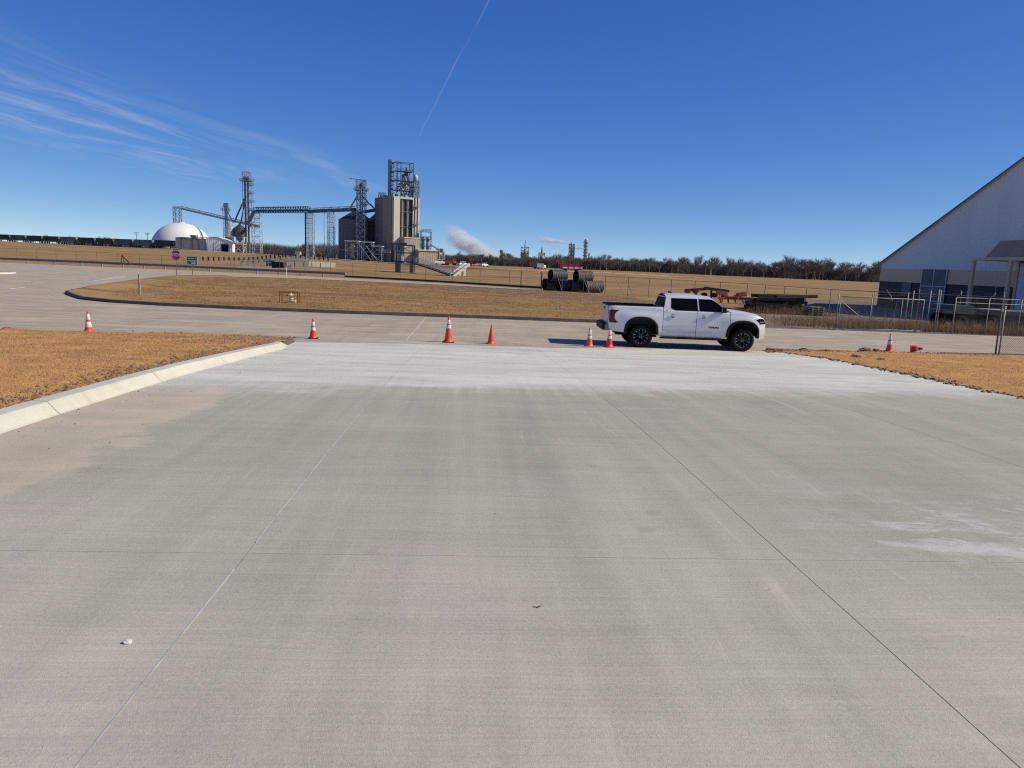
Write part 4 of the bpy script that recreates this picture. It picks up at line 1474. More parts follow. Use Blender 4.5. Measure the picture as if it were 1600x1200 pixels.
nf = thing('chain_link_fence', 'near chain link fence panel with double end post at the right edge', 'fence', (19.65, 29.95, 0), rad(9))
for x in (0, .16):
    MB().tube((x, 0, -.1), (x, 0.02, 2.0), .034, n=10).build('post', MAT['pipe_rail' if x else 'rustpost'], nf, smooth=True)
for x in (3.0, 6.0, 9.0):
    MB().tube((x, 0, -.1), (x, 0.02, 1.9), .03, n=10).build('post', MAT['pipe_rail'], nf, smooth=True)
MB().tube((.16, 0, 1.86), (9, 0, 1.86), .022, n=8).build('top_rail', MAT['pipe_rail'], nf, smooth=True)
mb = MB()
chain(mb, .18, 9.0, .03, 1.85, .085, .0045)
mb.build('wire_mesh', MAT['wire'], nf)

# ------------------------------------------------------------------ guardrail
gp = [(-150, 116.5), (-78.6, 113.0), (-66, 112.6), (-52.3, 110.4), (-37.2, 106.4), (-24, 104.0)]
gr = thing('guardrail', 'long grey steel guardrail along the far side road', 'guardrail', (0, 0, 0))
prof_g = [(-.02, .42), (.035, .46), (.035, .53), (-.03, .57), (-.03, .63), (.035, .67), (.035, .74), (-.02, .78)]
secs = []
pp = []
for a, b in zip(gp, gp[1:]):
    n = max(1, round(math.dist(a, b) / 3.8))
    pp += [(a[0] + (b[0] - a[0]) * i / n, a[1] + (b[1] - a[1]) * i / n) for i in range(n)]
pp.append(gp[-1])
for x, y in pp:
    secs.append([(x - .02, y - d, z) for d, z in prof_g])
MB().grid(secs).build('rail', MAT['guard'], gr)
for x, y in pp:
    MB().box((x, y + .12, .36), (.14, .16, .86)).build('post', MAT['palewood'], gr)
cr = thing('cable_barrier', 'low dark cable rail on short posts carrying on from the guardrail', 'barrier', (0, 0, 0))  # plain dark beam laid along the line past the guardrail
cp = [(-24, 104.0), (-20, 103), (-9.2, 97.2), (3.0, 88.3)]
for a, b in zip(cp, cp[1:]):
    MB().beam((*a, .22), (*b, .22), .08, .26).build('rail', MAT['creosote'], cr)

# ------------------------------------------------------------------ signs and posts
st = thing('stop_sign', 'red octagonal stop sign under a small green street name plate', 'sign', (-37.9, 82.8, 0), rad(-2))
MB().beam((0, 0, -.1), (0.05, 0, 3.02), .06).build('post', MAT['midsteel'], st)
oc = lambda r: [(r * math.cos(PI / 8 + PI / 4 * i), r * math.sin(PI / 8 + PI / 4 * i)) for i in range(8)]
Mf = Matrix.Translation((.04, -.06, 2.36)) @ Matrix.Rotation(PI / 2, 4, 'X')
pl = MB().prism(oc(.60), .012, Mf).build('border', MAT['sign_white'], st)
pl2 = MB().prism(oc(.555), .006, Matrix.Translation((.04, -.0735, 2.36)) @ Matrix.Rotation(PI / 2, 4, 'X')).build('face', MAT['red_sign'], st)
text_obj('STOP', .46, MAT['sign_white'], pl2, (.04, -.082, 2.36), (PI / 2, 0, 0), ext=.002, offset=.012)
nm = MB().box((.10, -.04, 3.06), (.75, .02, .22)).build('name_plate', MAT['green_sign'], st)
for x, w in ((-.20, .10), (-.05, .12), (.12, .14), (.30, .16)):
    MB().box((x + .06, -.053, 3.06), (w, .004, .075)).build('plate_mark', MAT['sign_white'], nm)
gs = thing('direction_sign', 'pair of green direction boards on a thin post beside the stop sign', 'sign', (-36.75, 84.3, 0), rad(-2))
MB().beam((0, 0, -.1), (0, 0, 2.3), .06).build('post', MAT['midsteel'], gs)
for z, hh, mk in ((2.03, .46, [(-.33, .30, .02), (.05, .36, .02), (.44, .1, .02)]), (1.55, .42, [(-.46, .12, -.05), (.12, .56, .09), (.16, .5, -.06)])):
    fb_ = MB().box((.0, -.05, z), (1.24, .02, hh)).build('board_border', MAT['sign_white'], gs)
    b_ = MB().box((.0, -.064, z), (1.18, .008, hh - .07)).build('board', MAT['green_sign'], gs)
    for x, w, dz in mk:
        MB().box((x, -.071, z + dz), (w, .004, .085)).build('board_mark', MAT['sign_white'], b_)
tag(MB().box((-23.5, 46.2, .62), (.10, .09, 1.40)).build('marker_post', MAT['palewood'], bevel=.01), 'weathered square wooden post on the grass near the road corner', 'post')
mp = thing('marker_post', 'thin white plastic marker post on the grass by the far road', 'post', (-28.2, 91.2, 0))
MB().tube((0, 0, -.05), (-.02, 0, 1.35), .05, .04, n=8).build('shaft', MAT['sign_white'], mp)
MB().lathe([(.052, .9), (.056, .92), (.056, 1.05), (.052, 1.07)], 8).build('band', MAT['gold'], mp)

# yellow pipework: a guard frame round a valve
yp = thing('gas_valve_guard', 'yellow pipe guard frame around a pale valve on the grass', 'valve', (-13.9, 45.6, -.03), rad(2))
for x in (-.55, .55):
    for y in (-.28, .28):
        MB().tube((x, y, -.1), (x, y, .68), .046, n=8).build('post', MAT['yellow'], yp)
for y in (-.28, .28):
    MB().tube((-.6, y, .68), (.6, y, .68), .046, n=8).build('rail', MAT['yellow'], yp)
for x in (-.55, .55):
    MB().tube((x, -.28, .68), (x, .28, .68), .046, n=8).build('rail', MAT['yellow'], yp)
MB().lathe([(0, 0), (.10, 0), (.10, .22), (.15, .24), (.15, .30), (.07, .32), (.07, .42), (.17, .44), (.17, .50), (.06, .54), (.05, .62), (0, .62)], 14, Matrix.Translation((.05, 0, 0))).build('valve_body', MAT['gold'], yp)
MB().tube((.05, -.02, .12), (.36, -.05, .10), .09, n=10).build('outlet', MAT['gold'], yp)
MB().tube((-.22, 0, .47), (.05, 0, .47), .05, n=8).build('side_pipe', MAT['yellow'], yp)
MB().tube((.04, 0, .60), (.04, 0, .80), .015, n=6).build('stem', MAT['yellow'], yp)

wd = thing('yellow_chute', 'yellow wedge shaped ramp standing against the fence behind the guardrail', 'ramp', (-67.7, 128.5, land(-67.7, 128.5)))
MB().beam((-.3, 0, 1.6), (1.3, -.2, .1), .75, .12).build('deck', MAT['yellow'], wd)
for y in (-.35, .35):
    MB().beam((-.3, y, 1.6), (-.5, y, 0), .09).build('leg', MAT['yellow'], wd)
    MB().beam((-.3, y, 1.72), (1.3, y - .2, .22), .06, .10).build('side_rail', MAT['yellow'], wd)

# ------------------------------------------------------------------ culvert pipes in two stacks
cv = []
DIRP = Vector((.88, .47, 0))


def pipe(c, r, L, mat, label, tilt=0.0):
    t = thing('culvert_pipe', label, 'pipe', c, math.atan2(DIRP.y, DIRP.x), 'culvert pipes in two stacks')
    M = Matrix.Rotation(PI / 2, 4, 'Y')
    pr_ = []
    for i in range(13):
        z = L * i / 12
        pr_.append((r + (.012 if i % 2 else 0), z))
    MB().lathe(pr_, 28, M).build('shell', mat, t, smooth=True)
    MB().lathe([(r - .05, L), (r - .05, 0.0)], 28, M).build('bore', MAT['black_plastic'], t, smooth=True)
    MB().lathe([(r - .05, 0), (r + .02, 0), (r + .02, .05), (r - .0, .05)], 28, M).build('end_band', MAT['darksteel'], t, smooth=True)
    MB().lathe([(r + .0, L - .05), (r + .02, L - .05), (r + .02, L), (r - .05, L)], 28, M).build('end_band', MAT['darksteel'], t, smooth=True)
    return t


R_ = .66
px = Vector((-DIRP.y, DIRP.x, 0))
for b, mt, who in ((Vector((3.9, 87.2, R_)), MAT['culvert'], 'left'), (Vector((6.75, 85.6, R_)), MAT['rustculvert'], 'right')):
    for k, nm in ((-1, 'near bottom'), (1, 'far bottom')):
        pipe(b + Vector((.72, -.25, 0)) * (1 if k < 0 else -.3) + px * (k * -.70) * -1 * (1 if k > 0 else 1), R_, 2.3, mt, '%s dark corrugated culvert pipe of the %s stack' % (nm, who))
    pipe(b + Vector((0.1, 0, R_ * 1.62)), R_, 2.0, mt, 'top corrugated culvert pipe of the %s stack' % who)

# ------------------------------------------------------------------ scrap machinery, timber piles
rm = thing('red_implement', 'faded red farm implement frame behind the pickup cab', 'machine', (20.6, 71.0, 0), rad(4))
rm.scale = (1.0, 1.0, 0.78)
for (x, y, z, a, b, c) in ((0, 0, .55, 2.5, .3, .22), (-.95, 0, 1.15, 1.0, .35, .5), (1.0, 0, 1.1, .85, .35, .55), (-.5, .1, .85, .35, .3, .6), (.55, .1, .8, .3, .3, .5)):
    MB().box((x, y, z), (a, b, c), Matrix.Rotation(rad(8 if x < 0 else -12), 3, 'Y') if c > .45 else None).build('frame_plate', MAT['redmach'], rm, bevel=.03)
for x in (-1.1, -.35, .35, 1.1):
    MB().beam((x, -.1, .7), (x + .12, -.2, .0), .10, .14).build('leg', MAT['redmach'], rm)
MB().tube((-.4, -.2, .7), (.6, -.2, .75), .13, n=10).build('roller', MAT['maroon'], rm)
mbm = thing('boom_implement', 'dark maroon machine boom with a long black beam above the pickup roof', 'machine', (18.2, 72.5, 0), rad(3))
mbm.scale = (1.0, 1.0, 0.80)
MB().beam((-1.6, 0, 1.25), (.4, 0, 1.55), .28, .32).build('boom', MAT['maroon'], mbm)
MB().beam((.2, 0, 1.62), (2.6, 0, 1.35), .4, .35).build('beam', MAT['wood'], mbm)
for x in (-1.5, -.7, .2, 1.2):
    MB().lathe([(0, -.15), (.28, -.15), (.28, .15), (0, .15)], 14, Matrix.Translation((x, -.1, 1.2 if x < 0 else .8)) @ Matrix.Rotation(PI / 2, 4, 'X')).build('wheel', MAT['tyre'] if x > 0 else MAT['maroon'], mbm)
for x in (-.6, .9, 2.0):
    MB().beam((x, 0, 1.4), (x, 0, -.02), .16).build('leg', MAT['maroon'], mbm)
k = 0
TB = Vector((17.6, 56.3, 0))
random.seed(11)
tp = thing('timber_pile', 'untidy pile of black tarred timbers on the gravel right of the red machine', 'timber', TB, rad(6))
beams = []
for layer in range(5):
    for j in range(5 - (layer > 1)):
        x0 = random.uniform(-1.0, .8) + layer * .3
        L = random.uniform(3.4, 5.6) - layer * .45
        y = -.75 + j * .36 + random.uniform(-.04, .04)
        z = .16 + layer * .27
        beams.append(((x0, y, z + random.uniform(-.03, .03)), (x0 + L, y + random.uniform(-.6, .6), z + random.uniform(-.22, .14))))
for a, b in beams:
    MB().beam(a, b, random.uniform(.24, .32), random.uniform(.20, .26)).build('timber', MAT['wood'], tp, bevel=.012)
MB().beam((-.9, -.7, 1.02), (1.3, -.7, .92), .22, .18).build('timber', MAT['wood'], tp)
tl = thing('timber_pile', 'low scatter of dark timbers and scrap left of the black timber pile', 'timber', (15.2, 54.8, 0), rad(4))
for i in range(8):
    x = random.uniform(-.6, 1.8)
    MB().beam((x, random.uniform(-.4, .4), .10 + .07 * (i % 3)), (x + random.uniform(.7, 1.4), random.uniform(-.5, .5), .10 + .05 * (i % 3)), .18, .14).build('timber', MAT['wood'], tl)
pt = thing('pallet_stack', 'small stack of pale wooden pallets at the end of the timber pile', 'pallet', (22.3, 55.0, 0), rad(5))
for k in range(4):
    for j in range(5):
        MB().box((0, -.4 + j * .2, .14 + k * .16), (1.0, .12, .025)).build('slat', MAT['palewood'], pt)
    for x in (-.42, 0, .42):
        MB().box((x, 0, .075 + k * .16), (.09, .95, .10)).build('bearer', MAT['palewood'], pt)

# tall weeds by the gate and timber
wx, wy, wh = [], [], []
for cx, cy, sx, sy, n, h in ((20.8, 43.2, 2.6, .8, 3600, .5), (22.5, 47.0, 4.0, 1.5, 3500, .4), (26.5, 42.9, 2.6, .6, 2200, .75), (20.3, 55.0, 2.4, .5, 1200, .7), (15.5, 55, 1.2, .5, 500, .5), (31.5, 42.4, 2.5, .6, 1600, .6)):
    wx += list(rng.normal(cx, sx, n))
    wy += list(rng.normal(cy, sy, n))
    wh += [h] * n
wx, wy, wh = np.array(wx), np.array(wy), np.array(wh)
n = len(wx)
th = rng.uniform(0, 2 * PI, n)
hh = wh * rng.uniform(.4, 1.2, n)
V = np.empty((n, 3, 3), np.float32)
V[:, 0] = np.stack([wx - .012 * np.cos(th), wy - .012 * np.sin(th), np.full(n, -.04)], 1)
V[:, 1] = np.stack([wx + .012 * np.cos(th), wy + .012 * np.sin(th), np.full(n, -.04)], 1)
V[:, 2] = np.stack([wx + rng.normal(0, .22, n) * hh, wy + rng.normal(0, .22, n) * hh, hh], 1)
tag(np_mesh('weeds', V.reshape(-1, 3), np.arange(n * 3).reshape(n, 3), pm('dead_weeds', (.24, .165, .10), .9, .35, 3.0, world_co=True, spec=.1, soft=True)), 'dead brown weeds around the gate and the timber pile', 'weeds', kind='stuff')

# flatbed trailer behind the fence at the right edge
ft = thing('flatbed_trailer', 'dark old flatbed trailer with a plank deck behind the yard fence', 'trailer', (26.2, 45.2, 0), rad(4))
MB().box((3.6, 0, 1.12), (9.0, 2.3, .22)).build('frame', MAT['darksteel'], ft)
for i in range(24):
    MB().box((1.5 + i * .275, 0, 1.27), (.262, 2.4, .07)).build('plank', MAT['palewood' if i > 4 else 'wood'], ft)
MB().box((.4, 0, 1.34), (1.3, 2.2, .32)).build('headboard', MAT['darksteel'], ft)
for x in (.3, 2.2, 5.3):
    for y in (-1.0, 1.0):
        MB().lathe([(.20, -.13), (.24, -.15), (.44, -.13), (.50, -.07), (.50, .07), (.44, .13), (.24, .15), (.20, .13)], 28, Matrix.Translation((x, y, .5)) @ Matrix.Rotation(PI / 2, 4, 'X')).build('tyre', MAT['tyre'], ft, smooth=True)
        MB().lathe([(0, -.06), (.16, -.08), (.21, -.13), (.21, .13), (.16, .08), (0, .06)], 24, Matrix.Translation((x, y, .5)) @ Matrix.Rotation(PI / 2, 4, 'X')).build('hub', MAT['palewood' if x == 2.2 else 'darksteel'], ft)
    MB().tube((x, -1, .5), (x, 1, .5), .07, n=8).build('axle', MAT['darksteel'], ft)
MB().box((2.4, -.4, .75), (5.2, .2, .5)).build('chassis_beam', MAT['darksteel'], ft)
MB().box((3.9, .3, .62), (1.2, .8, .6)).build('tool_box', MAT['darksteel'], ft, bevel=.02)

# ------------------------------------------------------------------ white storage building on the right
BA = Vector((38.7, 79.4, 0))
bd = Vector((.16, -.987, 0)).normalized()
bang = math.atan2(bd.y, bd.x)
bld = thing('storage_building', 'large white gabled storage building with tan band and navy base', 'building', BA, bang)
# local: x along the gable towards the camera, y = away to the right (behind the wall is +y)
SP, EV, RI, DEP = 36.0, 4.45, .512, 55.0
top = lambda s: EV + RI * min(s, SP - s)
for y, fl in ((0.0, False), (DEP, True)):
    a = [(0, y, 3.95), (SP, y, 3.95), (SP, y, EV), (SP / 2, y, top(SP / 2)), (0, y, EV)]
    MB().add(a, [(0, 1, 2, 3, 4) if not fl else (4, 3, 2, 1, 0)]).build('gable_wall', MAT['bwall'], bld)
for z0, z1, mt, nm, pr_ in ((2.62, 3.95, 'btan', 'tan_band', .03), (-.1, 2.62, 'bnavy', 'navy_base', 0.0)):
    m2 = MB()
    m2.add([(0, -pr_, z0), (SP, -pr_, z0), (SP, -pr_, z1), (0, -pr_, z1), (0, DEP, z0), (SP, DEP, z0), (SP, DEP, z1), (0, DEP, z1)], [(0, 1, 2, 3), (1, 5, 6, 2), (5, 4, 7, 6), (4, 0, 3, 7), (3, 2, 6, 7)])
    m2.build(nm, MAT[mt], bld)
for s0, s1 in ((0, SP / 2), (SP, SP / 2)):
    d = -.5 if s0 == 0 else .5
    MB().add([(s0 + d, -.25, top(s0) - .25), (s1, -.25, top(s1) + .02), (s1, DEP, top(s1) + .02), (s0 + d, DEP, top(s0) - .25), (s0 + d, -.25, top(s0) - .13), (s1, -.25, top(s1) + .16), (s1, DEP, top(s1) + .16), (s0 + d, DEP, top(s0) - .13)], [(0, 1, 2, 3), (4, 5, 6, 7), (0, 1, 5, 4), (0, 3, 7, 4), (3, 2, 6, 7)]).build('roof', MAT['bwall'], bld)
for s0, s1 in ((-.5, SP / 2), (SP + .5, SP / 2)):
    zz0 = EV - .25
    MB().beam((s0, -.28, zz0 + .03), (s1, -.28, top(s1) + .06), .06, .12).build('rake_trim', MAT['trim'], bld)
# big framed screen, small window
sc_ = MB().box((8.15, -.09, 2.15), (3.3, .06, 3.62)).build('screen_panel', MAT['bscreen'], bld)
for x in (6.5, 8.15, 9.8):
    MB().box((x, -.14, 2.15), (.09, .06, 3.62)).build('mullion', MAT['palesteel'], sc_)
for z in (.95, 2.35):
    MB().box((8.15, -.15, z), (3.3, .05, .08)).build('transom', MAT['palesteel'], sc_)
w_ = MB().box((4.4, -.05, 1.95), (1.15, .06, 1.25)).build('window', MAT['bscreen'], bld)
for dx in (-.58, .58):
    MB().box((4.4 + dx, -.08, 1.95), (.07, .06, 1.3)).build('window_frame', MAT['midsteel'], w_)
# canopy with posts and pale sliding doors
cn = thing('entrance_canopy', 'brown sheet canopy on posts over pale blue doors of the white building', 'canopy', BA, bang)
x0, x1, yo = 16.6, 29.0, -3.6
MB().add([(x0 + 1.1, yo + .3, 4.9), (x1, yo + .3, 4.9), (x1, yo + 1.0, 6.3), (x0 + 1.7, yo + 1.0, 6.3), (x0 + 1.1, -.1, 4.9), (x1, -.1, 4.9), (x0 + 1.7, -.1, 6.3), (x1, -.1, 6.3)], [(0, 1, 2, 3), (0, 3, 6, 4), (3, 2, 7, 6), (0, 4, 5, 1)]).build('canopy_roof', MAT['brown_roof'], cn)
MB().box(((x0 + x1) / 2, yo + .22, 4.82), (x1 - x0, .16, .26)).build('fascia', MAT['btan'], cn)
MB().box((x0 + .08, yo / 2 + .1, 4.82), (.14, -yo - .1, .24)).build('side_beam', MAT['palesteel'], cn)
for x in (x0 + .1, x0 + 3.9, x0 + 7.7, x1 - .1):
    MB().box((x, yo + .22, 2.3), (.26, .26, 4.8)).build('post', MAT['btan'], cn)
dr = MB().box((x0 + 6.2, -.16, 2.3), (9.6, .1, 4.6)).build('sliding_door', MAT['bdoor'], cn)
MB().box((x0 + 1.25, -.18, 2.4), (.22, .2, 4.8)).build('door_jamb', MAT['btan'], cn)
MB().box((x0 + 6.2, -.23, 4.66), (9.8, .06, .16)).build('door_track', MAT['trim'], cn)
MB().tube((x0 + .7, -1.5, 0), (x0 + .7, -1.5, 2.6), .05, n=8).build('bollard', MAT['midsteel'], cn)

# ------------------------------------------------------------------ grain plant
def lattice(mb, c, w, d, z0, z1, bays, r, rz=0.0, diag='x', taper=1.0):
    """square lattice tower"""
    M = Matrix.Rotation(rz, 3, 'Z')
    c = Vector(c)

    def P(i, j, z):
        k = 1 + (taper - 1) * (z - z0) / (z1 - z0)
        return c + M @ Vector((i * w / 2 * k, j * d / 2 * k, 0)) + Vector((0, 0, z))
    cs = [(-1, -1), (1, -1), (1, 1), (-1, 1)]
    for i, j in cs:
        mb.beam(P(i, j, z0), P(i, j, z1), r * 1.2)
    for b in range(bays):
        za, zb = z0 + (z1 - z0) * b / bays, z0 + (z1 - z0) * (b + 1) / bays
        for k in range(4):
            p, q = cs[k], cs[(k + 1) % 4]
            mb.beam(P(*p, zb), P(*q, zb), r)
            if diag == 'x':
                mb.beam(P(*p, za), P(*q, zb), r * .75)
                mb.beam(P(*q, za), P(*p, zb), r * .75)
            elif diag == 'z':
                a_, b_ = (p, q) if b % 2 else (q, p)
                mb.beam(P(*a_, za), P(*b_, zb), r * .8)
    return mb


def deck(mb, c, w, d, z, r=.12, rail=1.1, rz=0.0, posts=4):
    M = Matrix.Rotation(rz, 3, 'Z')
    c = Vector(c)
    mb.box(c + Vector((0, 0, z)), (w, d, .22), M)
    for s in (-1, 1):
        for zz in (rail * .55, rail):
            mb.beam(c + M @ Vector((-w / 2, s * d / 2, z + zz)), c + M @ Vector((w / 2, s * d / 2, z + zz)), r * .7)
            mb.beam(c + M @ Vector((s * w / 2, -d / 2, z + zz)), c + M @ Vector((s * w / 2, d / 2, z + zz)), r * .7)
        for i in range(posts + 1):
            x = -w / 2 + w * i / posts
            mb.beam(c + M @ Vector((x, s * d / 2, z)), c + M @ Vector((x, s * d / 2, z + rail)), r * .7)
    return mb


EA = math.atan2(.515, .857)          # bearing of the elevator's sunlit face
EC = Vector((-57.0, 340.0, land(-57, 340)))
el = thing('grain_elevator', 'tall concrete grain elevator with steel headhouse frame on its roof', 'grain elevator', EC, EA)
# local x along the sunlit face (13.5), local y backwards along the shaded face (20)
H = 30.8 - EC.z
WX, WY = 13.2, 20.0


def silo_side():
    """fluted shaded face: a row of half cylinders"""
    mb = MB()
    pts = []
    n = 4
    r = WY / n / 2
    for k in range(n):
        for i in range(13):
            t_ = PI * i / 12
            pts.append((-.95 * r * math.sin(t_) * .75, k * 2 * r + r - r * math.cos(t_)))
    rows_ = [[(x, y, z) for x, y in pts] for z in (0, H)]
    mb.grid(rows_)
    # top and other walls
    mb.add([(0, 0, 0), (0, 0, H), (0, WY, H), (0, WY, 0), (WX, WY, 0), (WX, WY, H), (WX, 0.0, H), (WX, 0, 0)], [(3, 2, 5, 4), (4, 5, 6, 7), (1, 6, 5, 2)])
    mb.add([(x, y, H) for x, y in pts] + [(0.3, WY, H), (0.3, 0, H)], [tuple(range(len(pts) + 2))])
    return mb


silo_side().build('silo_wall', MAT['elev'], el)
for k in range(5):
    MB().box((.1, k * WY / 4, H / 2), (.9, .55, H - .3)).build('flute_joint', MAT['darksteel'], el)  # dark strips put crease shade between flutes that render uniformly
# sunlit face: two pale piers either side of a dark recess with two shafts
for a, b in ((0, 3.6), (9.9, WX)):
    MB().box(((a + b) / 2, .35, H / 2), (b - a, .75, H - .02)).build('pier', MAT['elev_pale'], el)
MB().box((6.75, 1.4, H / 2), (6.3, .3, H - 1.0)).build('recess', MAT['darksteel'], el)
for x in (4.9, 7.55):
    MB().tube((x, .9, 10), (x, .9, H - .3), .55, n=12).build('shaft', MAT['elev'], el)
MB().box((6.75, .2, H - .45), (6.3, .6, .9)).build('lintel', MAT['elev_pale'], el)
for z in (H * .33, H * .55, H * .78):
    MB().beam((3.6, .3, z), (9.9, .3, z), .22).build('tie_beam', MAT['midsteel'], el)
for z in (H * .86, H * .60):
    mb = MB()
    deck(mb, (11.2, -.5, 0), 2.6, 1.4, z, .12)
    mb.build('landing', MAT['midsteel'], el)
MB().tube((10.9, -.15, 10), (10.9, -.15, H + 8), .25, n=8).build('down_pipe', MAT['midsteel'], el)
MB().tube((12.2, -.15, 12), (12.2, -.15, H + 8), .18, n=8).build('down_pipe', MAT['rustpost'], el)
# headhouse
hm = MB()
zt = H + 15.2
for x in (4.0, 10.0):
    for y in (.6, 5.0):
        hm.beam((x, y, H), (x, y, zt), .30)
hm.beam((2.0, .6, H), (2.0, .6, zt), .25)
hm.beam((2.0, 5, H), (2.0, 5, zt), .25)
for z in (H + 2.9, H + 7.2, H + 11.4, zt):
    for y in (.6, 5.0):
        hm.beam((2.0, y, z), (10.0, y, z), .28)
    for x in (2.0, 4.0, 10.0):
        hm.beam((x, .6, z), (x, 5, z), .25)
for z0, z1 in ((H, H + 2.9), (H + 2.9, H + 7.2)):
    hm.beam((4.0, .6, z0), (7, .6, z1), .18)
    hm.beam((10.0, .6, z0), (7, .6, z1), .18)
hm.beam((10.0, .6, H + 11.4), (8.0, .6, zt), .2)
hm.build('headhouse_frame', MAT['darksteel'], el)
for z in (H + 2.9, H + 7.2, H + 11.4):
    deck(MB(), (7.0, 2.8, 0), 6.4 if z > H + 8 else 8.5, 4.8, z, .12).build('walkway', MAT['darksteel'], el)
hm = MB()
lattice(hm, (11.6, 2.5, 0), 3.0, 4.0, H, H + 7.4, 3, .2)
hm.build('side_frame', MAT['midsteel'], el)
st_ = MB().box((-.3, 3.0, H + 8.0), (1.1, 1.7, 16.0)).build('stair_casing', MAT['darksteel'], el)
for i in range(8):
    MB().box((.9, 3.0, H + 1.2 + i * 1.9), (1.5, 2.2, .12), Matrix.Rotation(rad(32 if i % 2 else -32), 3, 'Y')).build('stair_flight', MAT['darksteel'], el)
for x, y, z, a, b, c in ((4.8, 2.5, H + 4.6, 1.3, 1.6, 2.6), (7.4, 2.5, H + 5.0, 1.4, 1.6, 3.2), (6.2, 3.2, H + 9.0, 1.2, 1.2, 2.6), (8.6, 2.6, H + 8.6, 1.0, 1.2, 2.2), (5.6, 2.0, H + 1.5, 1.1, 1.4, 2.2), (8.8, 1.5, H + 1.5, 1.0, 1.0, 2.4)):
    MB().box((x, y, z), (a, b, c)).build('leg_head', MAT['midsteel'], el, bevel=.2)
random.seed(5)
for i in range(22):
    x, y, z = random.uniform(3.2, 10.2), random.uniform(1.0, 4.8), H + random.choice((0.9, 1.6, 3.8, 4.8, 5.9, 8.2))
    MB().box((x, y, z), (random.uniform(.5, 1.3), random.uniform(.5, 1.2), random.uniform(.5, 1.9))).build('machinery', MAT[random.choice(('darksteel', 'darksteel', 'midsteel'))], el, bevel=.08)
for i in range(10):
    x, z = random.uniform(3, 10), H + random.uniform(.2, 5)
    MB().tube((x, .8, z), (x + random.uniform(-2, 2), 1.2, z + random.uniform(1.5, 3)), .12, n=5).build('spout', MAT['steel'], el)
MB().lathe([(0, 0), (.8, .3), (.9, 1.6), (.35, 2.6), (.25, 4.0), (0, 4.1)], 14, Matrix.Translation((7.4, 2.6, H + 9.4))).build('distributor', MAT['darksteel'], el)
for a, b in (((7.4, 2.6, H + 9.4), (4.6, 1.0, H + 2)), ((7.4, 2.6, H + 9.4), (9.6, 1.0, H + 2)), ((7.4, 2.6, H + 9.4), (7.2, 1.0, H + 1.0)), ((5.0, 2.6, H + 6), (2.0, 1.0, H + .5))):
    MB().tube(a, b, .22, n=6).build('spout', MAT['steel'], el)
MB().lathe([(0, 0), (.9, .2), (1.0, 2.3), (.6, 3.1), (0, 3.3)], 14, Matrix.Translation((12.0, 2.2, H + 7.4))).build('cyclone', MAT['palesteel'], el, smooth=True)
mb = MB()
deck(mb, (1.6, 17.5, 0), 3, 3, H + 1.5, .15)
lattice(mb, (1.6, 17.5, 0), 2.6, 2.6, H, H + 1.5, 1, .18, diag='')
mb.build('roof_stand', MAT['darksteel'], el)
for i in range(9):
    MB().box((.6, 2.5 + i * 1.7, H + .35), (.9, .9, .5 + .3 * (i % 3))).build('roof_vent', MAT['darksteel'], el)

ax = thing('loading_shed', 'tall beige sheet clad shed against the foot of the grain elevator', 'shed', EC + Vector((0, 0, 0)), EA)
MB().box((7.4, -3.0, 5.6), (7.4, 5.4, 11.2)).build('wall', MAT['beige'], ax)
MB().box((7.4, -3.0, 11.35), (7.8, 5.8, .45)).build('roof', MAT['elev_pale'], ax)
MB().box((2.0, -1.6, 3.3), (2.6, 1.0, 4.6)).build('side_panel', MAT['elev_pale'], ax)
ax2 = thing('loading_shed', 'low beige sheet clad shed right of the grain elevator', 'shed', EC, EA)
MB().box((14.0, -6.5, 2.9), (9.5, 5.0, 5.8)).build('wall', MAT['beige'], ax2)
MB().box((14.0, -6.6, 6.05), (10.3, 5.8, .5)).build('roof', MAT['elev_pale'], ax2)
MB().box((9.6, -6.6, 5.4), (.2, 5.4, .8)).build('fascia', MAT['beige'], ax2)

eq = thing('dust_collector', 'small steel tower of ducts and platforms right of the grain elevator', 'tower', Vector((-42.5, 346, land(-42, 346))))
mb = MB()
lattice(mb, (0, 0, 0), 4.6, 3.5, 0, 14.6, 4, .2, diag='')
for z in (8, 11.4, 14.6):
    deck(mb, (0, 0, 0), 5.2, 3.8, z, .12)
mb.build('frame', MAT['midsteel'], eq)
for x in (-1.2, .9):
    MB().lathe([(.25, 4), (.7, 7), (.7, 12), (0, 12.4)], 12, Matrix.Translation((x, 0, 0))).build('cyclone', MAT['midsteel'], eq)
MB().tube((2.4, 0, 9), (8.0, -1, 5.5), .35, n=8).build('duct', MAT['steel'], eq)
MB().box((6.8, -1, 6.4), (3.2, 2.0, 1.6)).build('housing', MAT['midsteel'], eq)
mb = MB()
lattice(mb, (7.0, -1, 0), 3.2, 2.4, 0, 5.6, 2, .18)
mb.build('stand', MAT['steel'], eq)
for x, h in ((5.2, 8.0), (6.4, 8.9), (8.2, 7.6), (9.0, 6.0)):
    MB().tube((x, -2.2, 0), (x, -2.2, h), .14, n=6).build('vent_pipe', MAT['palesteel'], eq)
tag(MB().tube((-35.3, 336, 0.5), (-35.3, 336, 7.4), .55, n=10).build('rusty_stack', pm('brick_red_steel', (.33, .16, .09), .8)), 'short brownish round stack behind the low beige shed', 'stack')


